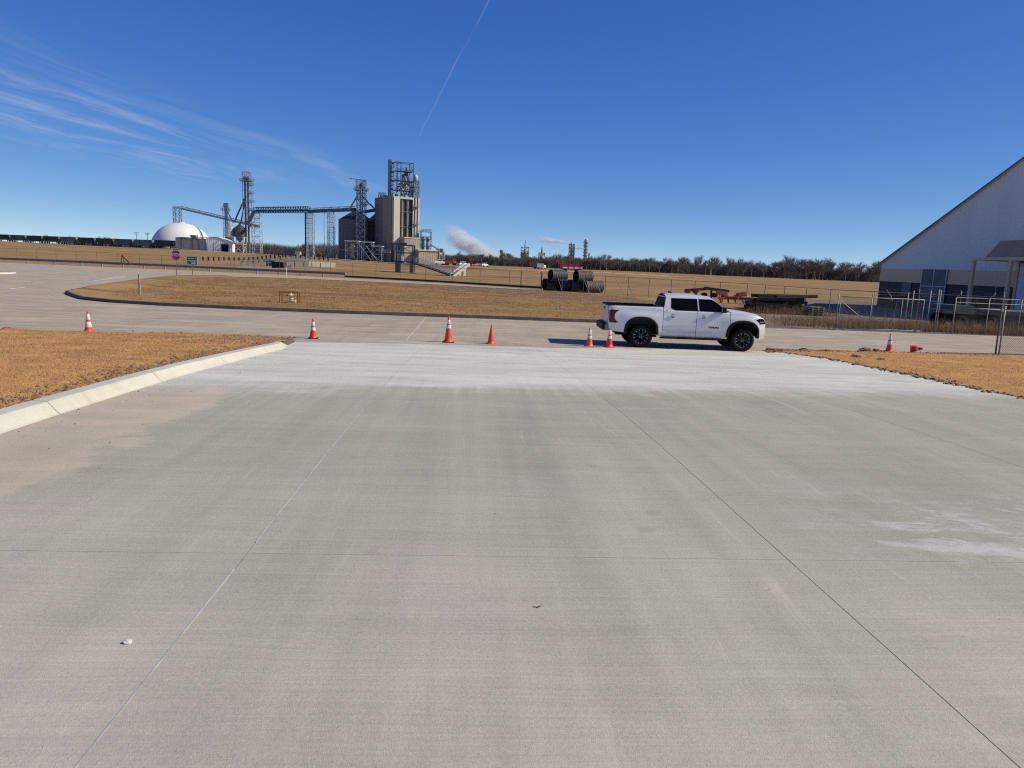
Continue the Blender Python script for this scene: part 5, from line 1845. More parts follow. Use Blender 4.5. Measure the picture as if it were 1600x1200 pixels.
def grain_bin(c, r, h, label, roof=5.0):
    t = thing('grain_bin', label, 'grain bin', c, 0, 'corrugated grain bins')
    pr_ = []
    n = int(h / .8)
    for i in range(n + 1):
        pr_.append((r + (.06 if i % 2 else 0), h * i / n))
    MB().lathe(pr_, 40).build('wall', MAT['bin'], t, smooth=True)
    MB().lathe([(r + .25, h - .1), (r + .25, h + .05), (1.1, h + roof), (1.1, h + roof + .5), (0, h + roof + .6)], 40).build('roof', MAT['bin'], t)
    for i in range(20):
        a = 2 * PI * i / 20
        MB().beam((math.cos(a) * (r + .12), math.sin(a) * (r + .12), 0), (math.cos(a) * (r + .12), math.sin(a) * (r + .12), h), .16, .12).build('stiffener', MAT['midsteel'], t)
    a = rad(215)
    mb = MB()
    for i in range(16):
        mb.box((math.cos(a) * (r + .3), math.sin(a) * (r + .3), .6 + i * h / 16), (.5, .5, .06))
    mb.build('ladder', MAT['midsteel'], t)
    MB().lathe([(r + .1, h * .235), (r + .45, h * .24), (r + .45, h * .25), (r + .1, h * .252)], 40).build('catwalk', MAT['steel'], t)
    return t


grain_bin((-77.2, 357.5, land(-77, 357)), 8.0, 18.6, 'dark corrugated steel bin with cone roof left of the steel stair tower', 4.6)
grain_bin((-66.5, 369, land(-67, 369)), 8.0, 19.0, 'dark corrugated bin half hidden between stair tower and elevator', 6.5)

# middle leg tower with zigzag stair
lm = thing('leg_tower', 'zigzag steel stair tower with bucket leg in front of the dark bins', 'tower', (-72.8, 348, land(-72.8, 348)))
mb = MB()
lattice(mb, (0, 0, 0), 3.8, 3.4, 0, 36, 13, .21, diag='z')
mb.build('frame', MAT['steel'], lm)
mb = MB()
for i in range(13):
    z = i * 2.77
    s = 1 if i % 2 else -1
    mb.beam((s * 1.9, -1.9, z), (-s * 1.9, -1.9, z + 2.77), 1.0, .22)
    mb.box((-s * 2.2, -1.9, z + 2.77), (1.2, 1.2, .14))
mb.build('stair', MAT['steel'], lm)
for x in (-.5, .5):
    MB().box((x, 0, 17.5), (.55, .7, 35)).build('bucket_leg', MAT['midsteel'], lm)
MB().lathe([(0, 0), (1.0, .2), (1.2, 1.2), (.7, 2.3), (0, 2.5)], 12, Matrix.Translation((0, 0, 33.0))).build('leg_head', MAT['darksteel'], lm)
deck(MB(), (0, 0, 0), 6.2, 4.2, 31.8, .14).build('platform', MAT['midsteel'], lm)
deck(MB(), (1.5, 0, 0), 3.2, 4.2, 25.5, .14).build('platform', MAT['midsteel'], lm)
mb = MB()
for x in (-4.6, 2.2):
    mb.beam((x * .55, 0, 31.8), (x * .55, 0, 36.6), .2)
mb.beam((-5.6, 0, 37.0), (2.4, 0, 36.4), .3)
mb.build('hoist_beam', MAT['midsteel'], lm)
MB().tube((-.8, 0, 31.0), (-6.0, 1, 22.9), .42, n=8).build('spout', MAT['steel'], lm)
MB().tube((.8, 0, 29.0), (5.5, 12, 23), .35, n=8).build('spout', MAT['midsteel'], lm)
MB().beam((-1, 6, 22.5), (12, 24, 26.5), 1.2, 1.4).build('cross_conveyor', MAT['midsteel'], lm)
# rail loading frames at the foot
lf = thing('loading_gantry', 'open steel loading frames at the foot of the stair tower', 'steel frame', (-68.5, 336, land(-68, 336)))
for x, w, h in ((-5.6, 5.5, 8.4), (1.2, 4.6, 8.2), (5.6, 4.4, 6.6)):
    mb = MB()
    lattice(mb, (x, 0, 0), w, 4.0, 0, h, 2, .24, diag='z')
    mb.build('bay_frame', MAT['steel'], lf)
    MB().box((x, 0, h + .2), (w + .8, 4.6, .4)).build('bay_roof', MAT['palesteel'], lf)
MB().box((-5.8, 1.0, 4.4), (2.0, 1.6, 6.8)).build('pump_house', MAT['beige'], lf)
MB().beam((-3, -2.2, 8.0), (3.5, -2.2, .4), .8, .25).build('stair', MAT['steel'], lf)
MB().beam((1.0, -2.2, 6.5), (6.0, -2.2, .4), .7, .22).build('stair', MAT['steel'], lf)
mb = MB()
deck(mb, (9.0, 0, 0), 5.0, 1.6, 4.2, .16)
mb.build('gangway', MAT['steel'], lf)

# covered conveyor bridge on three towers
cb = thing('conveyor_bridge', 'long horizontal conveyor gallery on lattice towers left of the elevator', 'conveyor', (0, 0, 0))
A, B, C_ = Vector((-132.5, 378, 23.4)), Vector((-103.5, 372, 24.4)), Vector((-76.0, 350, 24.8))


def truss(mb, p, q, h, w, bays, r):
    d = (q - p)
    n = Vector((-d.y, d.x, 0)).normalized() * w / 2
    up = Vector((0, 0, h))
    for s in (-1, 1):
        mb.beam(p + n * s, q + n * s, r)
        mb.beam(p + n * s + up, q + n * s + up, r)
        for i in range(bays):
            a, b = p + d * (i / bays) + n * s, p + d * ((i + 1) / bays) + n * s
            mb.beam(a, a + up, r * .7)
            mb.beam(a, b + up, r * .6) if i % 2 else mb.beam(a + up, b, r * .6)
    for i in range(bays + 1):
        a = p + d * (i / bays)
        mb.beam(a - n + up, a + n + up, r * .7)
    return mb


truss(MB(), A + Vector((0, 0, -.4)), B + Vector((0, 0, -.4)), 2.6, 2.4, 22, .26).build('truss', MAT['darksteel'], cb)
MB().beam(A + Vector((0, 0, .5)), B + Vector((0, 0, .5)), 1.2, .9).build('belt_housing', MAT['darksteel'], cb)
MB().beam(B, C_, 1.6, 1.5).build('belt_housing', MAT['darksteel'], cb)
truss(MB(), B + Vector((0, -1.2, .2)), C_ + Vector((0, -1.2, .2)), 1.2, .8, 12, .14).build('walkway', MAT['midsteel'], cb)
MB().beam(A + Vector((-.5, 0, .2)), A + Vector((-4.2, 1, -6.0)), 1.3, 1.3).build('feed_chute', MAT['midsteel'], cb)
for (x, y), w, h, nb in (((-132.2, 380), 4.0, 22.6, 9), ((-102.8, 371.5), 3.2, 23.4, 9), ((-90.0, 361.5), 2.8, 24.0, 9)):
    mb = MB()
    lattice(mb, (x, y, land(x, y)), w, 3.4, 0, h - land(x, y), nb, .17, diag='x' if x > -130 else 'z')
    mb.build('support_tower', MAT['palesteel'], cb)
MB().beam((-104.9, 370, land(-105, 370)), (-104.9, 370, 23.5), .5).build('down_pipe', MAT['darksteel'], cb)
MB().beam((-94.0, 364, land(-94, 364)), (-94.0, 364, 24), .22).build('down_pipe', MAT['palesteel'], cb)

# left group: tall leg, small leg, hopper bins, inclined conveyor, dome, shed
lt = thing('leg_tower', 'tallest slim leg tower of the left plant group behind the hopper bins', 'tower', (-143.6, 398, land(-143.6, 398)))
mb = MB()
lattice(mb, (0, 0, 0), 3.4, 3.2, 0, 39, 13, .20, diag='')
mb.build('frame', MAT['steel'], lt)
for x in (-.9, .6):
    MB().box((x, 0, 19.5), (.75, .9, 39)).build('bucket_leg', MAT['midsteel'], lt)
deck(MB(), (0, 0, 0), 6.2, 4.4, 37.5, .14).build('platform', MAT['midsteel'], lt)
for i in range(6):
    deck(MB(), (2.2, 0, 0), 2.2, 3.4, 14 + i * 4.3, .13).build('platform', MAT['midsteel'], lt)
mb = MB()
lattice(mb, (0, 0, 0), 3.6, 3.2, 37.5, 42.2, 1, .22, diag='x')
mb.build('crown_frame', MAT['steel'], lt)
for x in (-.9, .6):
    MB().lathe([(0, 0), (.9, .2), (.9, 1.2), (.3, 2), (0, 2)], 10, Matrix.Translation((x, 0, 38.0))).build('leg_head', MAT['darksteel'], lt)
MB().tube((-1.5, 0, 28.0), (-6.5, -1.5, 16.0), .40, n=8).build('spout', MAT['darksteel'], lt)
MB().tube((-1.7, 0, 25.0), (-3.0, -1.5, 15.5), .32, n=8).build('spout', MAT['darksteel'], lt)
MB().box((-1.6, 0, 26.5), (1.2, 1.2, 4.0)).build('valve_box', MAT['darksteel'], lt)

ls = thing('leg_tower', 'short leg tower left of the hopper bins near the white shed', 'tower', (-155.6, 400, land(-155.6, 400)))
mb = MB()
lattice(mb, (0, 0, 0), 2.4, 2.4, 0, 24, 8, .17, diag='')
deck(mb, (-.3, 0, 0), 4.2, 3.0, 22, .14)
mb.build('frame', MAT['steel'], ls)
for x in (-.5, .4):
    MB().box((x, 0, 12), (.5, .6, 24)).build('bucket_leg', MAT['midsteel'], ls)
MB().box((0, 0, 24.6), (2.4, 1.8, 2.4)).build('leg_head', MAT['steel'], ls, bevel=.4)
MB().tube((.8, 0, 21.5), (4.5, -2, 15.6), .28, n=6).build('spout', MAT['steel'], ls)

for x, m_, lab in ((-152.0, 'hopper', 'pale hopper bottomed steel bin left of its darker twin'), (-146.6, 'bin', 'darker hopper bottomed steel bin below the tallest leg tower')):
    hp = thing('hopper_bin', lab, 'grain bin', (x, 395, land(x, 395)), 0, 'twin hopper bins')
    MB().lathe([(.4, 5.6), (2.6, 9.0), (2.6, 13.2), (.6, 15.0), (.6, 15.4), (0, 15.5)], 28).build('bin', MAT[m_], hp, smooth=False)
    mb = MB()
    lattice(mb, (0, 0, 0), 4.9, 4.9, 0, 4.6, 1, .28, diag='x')
    lattice(mb, (0, 0, 0), 4.9, 4.9, 4.6, 8.4, 1, .24, diag='')
    mb.build('stand', MAT['palesteel'], hp)
    MB().box((0, 0, 4.8), (5.6, 5.6, .35)).build('deck', MAT['palesteel'], hp)

ic = thing('inclined_conveyor', 'sloping covered conveyor running from the hopper bins up to the dome', 'conveyor', (0, 0, 0))
p, q = Vector((-150.4, 412, 18.4)), Vector((-195.2, 436, 26.4))
truss(MB(), p, q, 1.6, 1.3, 20, .16).build('truss', MAT['midsteel'], ic)
MB().beam(p + Vector((0, 0, .6)), q + Vector((0, 0, .5)), .7, .6).build('belt_housing', MAT['steel'], ic)
mb = MB()
lattice(mb, (-198.4, 437, 0), 3.7, 3.0, 12.0, 27.5, 4, .2, diag='x')
deck(mb, (-197.8, 437, 0), 5.1, 3.0, 27.0, .14)
mb.build('end_tower', MAT['steel'], ic)
MB().beam((-150.4, 412, 19.0), (-131, 379, 16.5), 1.2, 1.2).build('link_conveyor', MAT['midsteel'], ic)

dm = thing('storage_dome', 'big white concrete storage dome behind the railway wagons', 'dome', (-190.5, 424, 2.6))
pr_ = []
for i in range(19):
    t_ = PI / 2 * i / 18
    pr_.append((16.4 * math.cos(t_) ** .92 if i < 18 else 0.0, 15.6 * math.sin(t_)))
MB().lathe(pr_, 72).build('shell', MAT['dome'], dm, smooth=True)
MB().lathe([(2.0, 15.2), (2.0, 15.9), (0, 16.0)], 24).build('cap', MAT['dome'], dm)
MB().box((11.0, -9.0, 7.8), (3.0, 3.0, 2.2)).build('hatch', MAT['midsteel'], dm)
sh = thing('sheet_metal_shed', 'white sheet metal shed with pale door and open bay in front of the dome', 'shed', (-159.2, 382, land(-160, 382)), rad(6))
# local: x right along the sunlit gable (12.5), y back
MB().add([(0, 0, 0), (13.0, 0, 0), (13.0, 0, 5.4), (6.0, 0, 7.3), (0, 0, 6.6), (0, 0, 6.6)], [(0, 1, 2, 3, 4)]).build('gable_wall', MAT['shedwhite'], sh)
MB().box((-7.5, 4.5, 3.2), (15.0, 9.0, 6.4)).build('side_wall', MAT['midsteel'], sh)
MB().add([(0, 0, 0), (0, 9, 0), (0, 9, 6.6), (0, 0, 6.6)], [(0, 1, 2, 3)]).build('end_wall', MAT['shedwhite'], sh)
MB().box((6.0, 4.6, 2.6), (12.0, 8.6, 5.2)).build('back_wall', MAT['shedwhite'], sh)
MB().add([(-15.3, -.3, 6.5), (-15.3, 9.3, 6.5), (6.0, 9.3, 7.45), (6.0, -.3, 7.45), (13.4, -.3, 5.4), (13.4, 9.3, 5.4)], [(0, 3, 2, 1), (3, 4, 5, 2)]).build('roof', MAT['shedwhite'], sh)
MB().box((2.2, -.06, 2.4), (3.2, .08, 4.2)).build('roller_door', MAT['sign_white'], sh)
for x in (.55, 3.85):
    MB().box((x, -.1, 2.4), (.18, .1, 4.4)).build('door_frame', MAT['midsteel'], sh)
MB().box((9.3, -.06, 2.0), (3.6, .08, 4.0)).build('open_bay', MAT['black_plastic'], sh)
for x in (-12, -6.5, -3.4):
    MB().box((x, -.06, 3.2), (.25, .1, 6.2)).build('wall_pier', MAT['darksteel'], sh)

# ------------------------------------------------------------------ railway embankment and wagons
RA, RB = Vector((-420, 518, 0)), Vector((-168, 394, 0))
rd = (RB - RA).normalized()
rang = math.atan2(rd.y, rd.x)


def rail_z(x, y):
    return land(x, y)


secs = []
rn = Vector((-rd.y, rd.x, 0))
for i in range(40):
    c = RA.lerp(RB, i / 39)
    z = rail_z(c.x, c.y)
    secs.append([(*(c - rn * o_).xy, z + h_) for o_, h_ in ((3.2, -.25), (1.7, .28), (-1.7, .28), (-3.2, -.25))])
emb = tag(MB().grid(secs).build('railway_bed', MAT['gravel']), kind='structure')
for o_ in (-.72, .72):
    mb = MB()
    for i in range(39):
        c, d = RA.lerp(RB, i / 39), RA.lerp(RB, (i + 1) / 39)
        mb.beam((c.x + rn.x * o_, c.y + rn.y * o_, rail_z(c.x, c.y) + .36), (d.x + rn.x * o_, d.y + rn.y * o_, rail_z(d.x, d.y) + .36), .10, .16)
    mb.build('rail', MAT['rustpost'], emb)


def wagon(mat):
    r = []
    L, Wd = 14.4, 2.9
    body = MB()
    prof_x = [(-L / 2, 2.6), (-L / 2, 4.1), (L / 2, 4.1), (L / 2, 2.6), (L / 2 - 1.9, 1.1), (-L / 2 + 1.9, 1.1)]
    M = Matrix.Translation((0, Wd / 2, 0)) @ Matrix.Rotation(PI / 2, 4, 'X')
    body.prism(prof_x, Wd, M)
    r.append(('body', body.mesh('body', mat)))
    rb = MB()
    for i in range(13):
        x = -L / 2 + 1.0 + i * (L - 2.0) / 12
        for s in (-1, 1):
            rb.box((x, s * (Wd / 2 + .06), 3.0), (.14, .12, 2.2))
    r.append(('side_ribs', rb.mesh('side_ribs', mat)))
    for s in (-1, 1):
        r.append(('top_rim', MB().box((0, s * Wd / 2, 4.15), (L, .2, .2)).mesh('top_rim', mat)))
    r.append(('sill', MB().box((0, 0, 1.05), (L + 1.2, 2.4, .3)).mesh('sill', MAT['creosote'])))
    e = MB()
    for s in (-1, 1):
        for k in (-1, 1):
            e.beam((s * (L / 2 + .5), k * 1.3, 1.0), (s * (L / 2 + .5), k * 1.3, 3.4), .14)
        e.box((s * (L / 2 + .35), 0, 3.4), (.7, 2.6, .12))
    r.append(('end_ladder', e.mesh('end_ladder', MAT['palesteel'])))
    for bx in (-L / 2 + 1.6, L / 2 - 1.6):
        bg_ = MB()
        for dx in (-.85, .85):
            for y in (-.75, .75):
                bg_.tube((bx + dx, y - .07, .45), (bx + dx, y + .07, .45), .45, n=14)
        bg_.box((bx, -.95, .55), (2.3, .14, .32))
        bg_.box((bx, .95, .55), (2.3, .14, .32))
        r.append(('bogie', bg_.mesh('bogie', MAT['creosote'])))
    return r


kinds = {k: wagon(MAT[k]) for k in ('car_grey', 'car_brown', 'car_pale')}
order = ['car_brown', 'car_grey', 'car_brown', 'car_grey', 'car_grey', 'car_brown', 'car_pale', 'car_brown', 'car_brown', 'car_pale', 'car_pale', 'car_brown', 'car_pale']
desc = {'car_grey': 'dark grey', 'car_brown': 'dark brown', 'car_pale': 'pale grey'}
# wagons are counted from the dome end
Lr = 16.4
cpos = RB + rd * -9.0
ordn = ['first', 'second', 'third', 'fourth', 'fifth', 'sixth', 'seventh', 'eighth', 'ninth', 'tenth', 'eleventh', 'twelfth', 'thirteenth']
order = ['car_pale', 'car_brown', 'car_pale', 'car_grey', 'car_brown', 'car_brown', 'car_pale', 'car_brown', 'car_brown', 'car_grey', 'car_brown', 'car_grey']
for i, k in enumerate(order):
    c = cpos - rd * (Lr * i)
    w = thing('hopper_wagon', '%s %s open hopper wagon on the embankment, counted from the white shed' % (ordn[i], desc[k]), 'wagon', (c.x, c.y, rail_z(c.x, c.y) + .40), rang, 'hopper wagons of the train')
    for nm, me in kinds[k]:
        o = bpy.data.objects.new(nm, me)
        COL.objects.link(o)
        o.parent = w
        if nm in ('side_ribs', 'end_ladder'):
            o['kind'] = 'stuff'
for i, (px_, py_, h_) in enumerate(((-255, 500, 9), (-249, 503, 9), (-205, 470, 5))):
    u = thing('utility_pole', ('left one of two tarred poles beyond the wagons', 'right one of two tarred poles beyond the wagons', 'short lone pole beyond the wagons left of the dome')[i], 'pole', (px_, py_, land(px_, py_)), .2)
    MB().tube((0, 0, 0), (0, 0, h_ + 1.5), .18, .13, n=8).build('pole', MAT['creosote'], u)
    MB().box((0, 0, h_ + 1.0), (3.4, .2, .25)).build('cross_arm', MAT['creosote'], u)
    MB().box((0, 0, h_ + .1), (2.4, .2, .2)).build('cross_arm', MAT['creosote'], u)
tr = thing('tractor_unit', 'white road tractor parked at the end of the wagons by the shed', 'truck', (-177.8, 394.5, land(-178, 394)), rad(10))
MB().box((.4, 0, 2.1), (1.9, 2.3, 2.2)).build('cab', MAT['sign_white'], tr, bevel=.2)
MB().box((2.0, 0, 1.4), (1.5, 1.8, 1.1)).build('bonnet', MAT['sign_white'], tr, bevel=.15)
MB().box((-.2, 0, .75), (5.6, 1.1, .35)).build('chassis', MAT['darksteel'], tr)
MB().box((1.36, 0, 2.6), (.06, 2.0, .8)).build('windscreen', MAT['glass'], tr)
for x in (-2.2, -1.1, 2.0):
    for y in (-1.0, 1.0):
        MB().tube((x, y - .15, .5), (x, y + .15, .5), .5, n=14).build('wheel', MAT['tyre'], tr)

# ------------------------------------------------------------------ dump pits, probe tower, stairs
def wall_line(name, label, pts, h, t_, mat, zf, cat='retaining wall', seg='wall_panel'):
    r = thing(name, label, cat, (0, 0, 0))
    for a, b in zip(pts, pts[1:]):
        za, zb = zf(*a), zf(*b)
        MB().beam((a[0], a[1], za + h / 2 - .1), (b[0], b[1], zb + h / 2 - .1), t_, h).build(seg, mat, r)
    return r


w1 = wall_line('retaining_wall', 'low cream retaining wall with a dark opening in the plant slope', [(-43.5, 139), (-39, 139.5), (-34.5, 141.5)], 1.0, .35, MAT['curb'], lambda x, y: land(x, y) + .1)
MB().box((-44.6, 139, land(-44, 139) + .4), (2.2, .5, 1.25)).build('dark_opening', MAT['black_plastic'], w1)
for i in range(5):
    MB().box((-43 + i * 1.6, 138.85, land(-43, 139) + .55), (.12, .12, 1.1)).build('pilaster', MAT['rustpost'], w1)
wall_line('retaining_wall', 'long low pale wall left of the dark opening in the slope', [(-52, 138.0), (-45.7, 138.8)], .35, .4, MAT['curb'], land)
for nm, pts in (('dark row of timber posts along the slope below the white shed', [(-75, 178), (-68, 189), (-62, 201)]), ('dark row of timber posts along the pit road toward the elevator', [(-62, 168), (-54, 178), (-47, 190)])):
    r = thing('post_row', nm, 'barrier', (0, 0, 0))
    for a, b in zip(pts, pts[1:]):
        for i in range(9):
            x, y = a[0] + (b[0] - a[0]) * i / 9, a[1] + (b[1] - a[1]) * i / 9
            MB().box((x, y, land(x, y) + .35), (.34, .25, .95)).build('post', MAT['creosote'], r)
rl = thing('pit_railing', 'pale steel railings and pipes around the sunken dump pit', 'railing', (0, 0, 0))
for k in range(3):
    y0 = 146 + k * 5
    x0 = -58 + k * 2.0
    mb = MB()
    for z in (.5, 1.0):
        mb.beam((x0, y0, land(x0, y0) + z), (x0 + 11, y0 + 3, land(x0 + 11, y0 + 3) + z), .09)
    for i in range(10):
        x, y = x0 + 11 * i / 9, y0 + 3 * i / 9
        mb.beam((x, y, land(x, y) - .1), (x, y, land(x, y) + 1.0), .10)
    mb.build('rail_run', MAT['steel'], rl)
MB().box((-49.5, 150, land(-49, 150) + .4), (1.6, 1.2, 1.2)).build('pump', MAT['darksteel'], rl)

pt_ = thing('probe_tower', 'black steel probe platform tower on the slope in front of the elevator', 'tower', (-20.7, 138.5, land(-20.7, 138.5)))
mb = MB()
for x in (-1.5, 1.5):
    for y in (-1.2, 1.2):
        mb.beam((x, y, 0), (x, y, 5.0), .20)
for z in (2.0, 3.6, 5.0):
    mb.beam((-1.5, -1.2, z), (1.5, -1.2, z), .18)
    mb.beam((-1.5, 1.2, z), (1.5, 1.2, z), .18)
mb.beam((-1.5, -1.2, 3.6), (1.5, -1.2, 5.0), .09)
mb.beam((1.5, -1.2, 3.6), (-1.5, -1.2, 5.0), .09)
mb.build('frame', MAT['darksteel'], pt_)
MB().box((0, 0, 2.0), (3.4, 2.8, .16)).build('platform', MAT['darksteel'], pt_)
MB().box((-.95, 0, 2.75), (.9, 1.0, 1.3)).build('control_box', MAT['midsteel'], pt_)
MB().beam((-3.0, -.6, 5.1), (.3, -.6, 5.3), .3, .35).build('probe_arm', MAT['darksteel'], pt_)
MB().box((-.35, -1.3, 2.6), (.4, .3, .9)).build('white_cabinet', MAT['sign_white'], pt_)
for x in (-1.5, -.9, 1.2):
    MB().box((x, -.9, 1.0), (.42, .42, 2.0)).build('pier', MAT['midsteel'], pt_)
wire = MB()
for i in range(9):
    wire.beam((-.7 + i * .24, -1.25, .1), (-.7 + i * .24, -1.25, 1.9), .04)
for i in range(6):
    wire.beam((-.7, -1.25, .2 + i * .3), (1.2, -1.25, .2 + i * .3), .04)
wire.build('cage', MAT['steel'], pt_)
sr = thing('stairway', 'long steel stair with handrails descending from the black probe tower', 'stairs', (0, 0, 0))
a, b = Vector((-18.9, 138.0, 2.35)), Vector((-11.6, 133.5, land(-11.6, 133.5) + .1))
d = b - a
nrm = Vector((-d.y, d.x, 0)).normalized() * .55
for s in (-1, 1):
    MB().beam(a + nrm * s, b + nrm * s, .12, .28).build('stringer', MAT['darksteel'], sr)
    mb = MB()
    for z in (.55, 1.0):
        mb.beam(a + nrm * s + Vector((0, 0, z)), b + nrm * s + Vector((0, 0, z)), .06)
    for i in range(13):
        p = a + d * (i / 12) + nrm * s
        mb.beam(p, p + Vector((0, 0, 1.0)), .06)
    mb.build('handrail', MAT['palesteel'], sr)
for i in range(22):
    p = a + d * ((i + .5) / 22)
    MB().box(p, (.35, 1.0, .05), Matrix.Rotation(math.atan2(d.y, d.x), 3, 'Z')).build('tread', MAT['steel'], sr)
cw = thing('concrete_chute', 'white concrete ramp with dark trough at the foot of the long stair', 'ramp', (-11.3, 136, land(-11, 136)), rad(35))
for y in (-1.4, 0.3):
    MB().beam((-1.2, y, -.2), (2.3, y + .2, 2.2), .5, .5).build('side_wall', MAT['curb'], cw)
MB().beam((-1.0, -.55, -.35), (2.3, -.45, 1.95), 1.2, .12).build('trough', MAT['black_plastic'], cw)
for x, z in ((1.2, 1.3), (2.2, 2.0)):
    MB().box((x, .35, z / 2 - .2), (.5, .5, z)).build('leg', MAT['curb'], cw)
cbx = thing('electrical_cabinet', 'small white cabinet at the foot of the middle conveyor tower', 'cabinet', (-107.5, 368, land(-107, 368)))
MB().box((0, 0, 1.2), (1.8, 1.2, 2.4)).build('body', MAT['sign_white'], cbx, bevel=.05)
MB().box((0, -.62, 1.2), (.06, .03, 2.0)).build('door_gap', MAT['midsteel'], cbx)
ct = thing('shipping_container', 'grey green container left of the white cabinet', 'container', (-113.5, 372, land(-113, 372)))
MB().box((0, 0, 1.3), (6.5, 2.4, 2.6)).build('body', pm('grey_green_paint', (.14, .16, .15), .7), ct)
for i in range(12):
    MB().box((-3 + i * .54, -1.22, 1.3), (.2, .08, 2.3)).build('rib', MAT['midsteel'], ct)

# ------------------------------------------------------------------ small distant vehicles


def small_vehicle(loc, rz, L, H_, mat, label, cat, cab_at=0.1):
    t = thing('distant_' + cat.replace(' ', '_'), label, cat, loc, rz)
    MB().box((0, 0, H_ * .42), (L, 1.9, H_ * .42)).build('body', mat, t, bevel=.12)
    MB().box((L * cab_at, 0, H_ * .78), (L * .42, 1.7, H_ * .36)).build('cab', mat, t, bevel=.15)
    MB().box((L * cab_at, 0, H_ * .80), (L * .36, 1.74, H_ * .20)).build('window_band', MAT['glass'], t)
    for x in (-.32, .32):
        for y in (-.85, .85):
            MB().tube((x * L, y - .12, .36), (x * L, y + .12, .36), .36, n=12).build('wheel', MAT['tyre'], t)
    return t


def g3(x, y, dz=0):
    return (x, y, land(x, y) + dz)


small_vehicle(g3(-15.2, 342), 1.0, 4.8, 1.75, MAT['sign_white'], 'small white car on the crest between trees and plant road', 'car')
small_vehicle(g3(-24.6, 335), 0.9, 5.2, 1.9, MAT['sign_white'], 'white pickup parked beside the dark red truck', 'car')
vn = small_vehicle(g3(-33.6, 322), .3, 4.6, 2.3, MAT['sign_white'], 'boxy white van parked right of the low beige shed', 'van')
rt = thing('grain_truck', 'dark red grain truck parked beyond the concrete ramp', 'truck', g3(-29.5, 330), .5)
MB().box((-1.4, 0, 1.5), (4.2, 2.3, 1.5)).build('grain_box', MAT['maroon'], rt)
MB().box((1.7, 0, 1.9), (1.6, 2.2, 1.9)).build('cab', MAT['redmach'], rt, bevel=.15)
MB().box((1.9, 0, 2.4), (1.3, 2.24, .6)).build('window_band', MAT['glass'], rt)
for x in (-2.6, -1.5, 2.0):
    for y in (-.95, .95):
        MB().tube((x, y - .15, .5), (x, y + .15, .5), .5, n=14).build('wheel', MAT['tyre'], rt)
tt = thing('semi_trailer', 'small grey box trailer with white tractor on the crest left of the culverts', 'truck', g3(11.0, 350), .85)
MB().box((-1.2, 0, 1.6), (5.0, 2.4, 1.9)).build('box', MAT['midsteel'], tt)
MB().box((2.2, 0, 1.1), (1.6, 2.2, 1.4)).build('cab', MAT['sign_white'], tt, bevel=.15)
for x in (-3, -2, 2.2):
    for y in (-1, 1):
        MB().tube((x, y - .15, .45), (x, y + .15, .45), .45, n=12).build('wheel', MAT['tyre'], tt)
rw = thing('red_farm_wagon', 'bright red farm machine with white stripe behind the culvert pipes', 'farm machine', g3(15.0, 206), .05)
MB().box((0, 0, 1.35), (6.0, 2.2, 1.1)).build('hull', MAT['firered'], rw, bevel=.08)
MB().box((0.2, -1.13, 1.35), (5.6, .06, .42)).build('stripe', MAT['sign_white'], rw)
MB().box((-.4, 0, 2.25), (5.6, 2.0, .35)).build('top_rail', MAT['firered'], rw)
for x in (-2.4, -.8, .8, 2.4):
    MB().box((x, -1.16, 1.5), (.12, .1, 1.4)).build('stake', MAT['maroon'], rw)
for x in (-1.6, 1.6):
    for y in (-1, 1):
        MB().tube((x, y - .2, .5), (x, y + .2, .5), .5, n=14).build('wheel', MAT['tyre'], rw)
rl2 = small_vehicle(g3(-18.8, 345), .7, 6.5, 1.5, MAT['firered'], 'low red machine on the crest left of the small white car', 'machine')

# ------------------------------------------------------------------ distant refinery with steam


def stack(name, label, x, y, parts):
    t = thing(name, label, 'refinery', (x, y, 2.0))
    for nm, mb, mt in parts:
        mb.build(nm, MAT[mt], t)
    return t


mb = MB()
lattice(mb, (0, 0, 0), 9, 8, 0, 21, 3, .6, diag='x')
for k in range(4):
    mb.tube((-3.3 + 2.2 * k, 0, 0), (-3.3 + 2.2 * k, 0, 15), .8, n=10)
stack('refinery_unit', 'distant refinery unit with thin mast above the trees', 9.0, 900, [('frame', mb, 'refinery'), ('vessel', MB().lathe([(3.8, 0), (3.8, 11), (2.0, 14), (0, 14)], 20), 'refinery'), ('mast', MB().tube((0, 0, 14), (0, 0, 29), .9, .4, n=8), 'refinery'), ('ring', MB().lathe([(4.6, 16), (4.8, 16), (4.8, 17), (4.6, 17)], 20), 'refinery')])
mb = MB()
lattice(mb, (0, 0, 0), 7, 6, 0, 15, 2, .6, diag='x')
stack('refinery_unit', 'smaller distant refinery unit with pointed tower and white steam', 29.5, 900, [('frame', mb, 'refinery'), ('tower', MB().lathe([(2.6, 0), (2.6, 13), (1.2, 16), (.5, 22), (0, 22)], 16), 'refinery'), ('tank', MB().lathe([(2, 0), (2, 9), (0, 11)], 16, Matrix.Translation((6, 0, 0))), 'refinery')])
mb = MB()
lattice(mb, (0, 0, 0), 5.5, 5, 0, 27, 6, .6, diag='x')
stack('refinery_column', 'tall distant refinery column with side platforms in front of the trees', 65.0, 900, [('frame', mb, 'refinery'), ('column', MB().lathe([(1.4, 0), (1.4, 27), (.5, 29)], 14), 'palesteel'), ('second_column', MB().lathe([(1.0, 0), (1.0, 26), (0, 28)], 12, Matrix.Translation((3.0, 1, 0))), 'refinery'), ('unit', MB().box((-5, 0, 6), (5, 4, 12)), 'darksteel')])
mb = MB()
for i in range(7):
    mb.lathe([(2.3, 6 + i * 3.8), (3.4, 6 + i * 3.8), (3.4, 6.8 + i * 3.8), (2.3, 6.8 + i * 3.8)], 16)
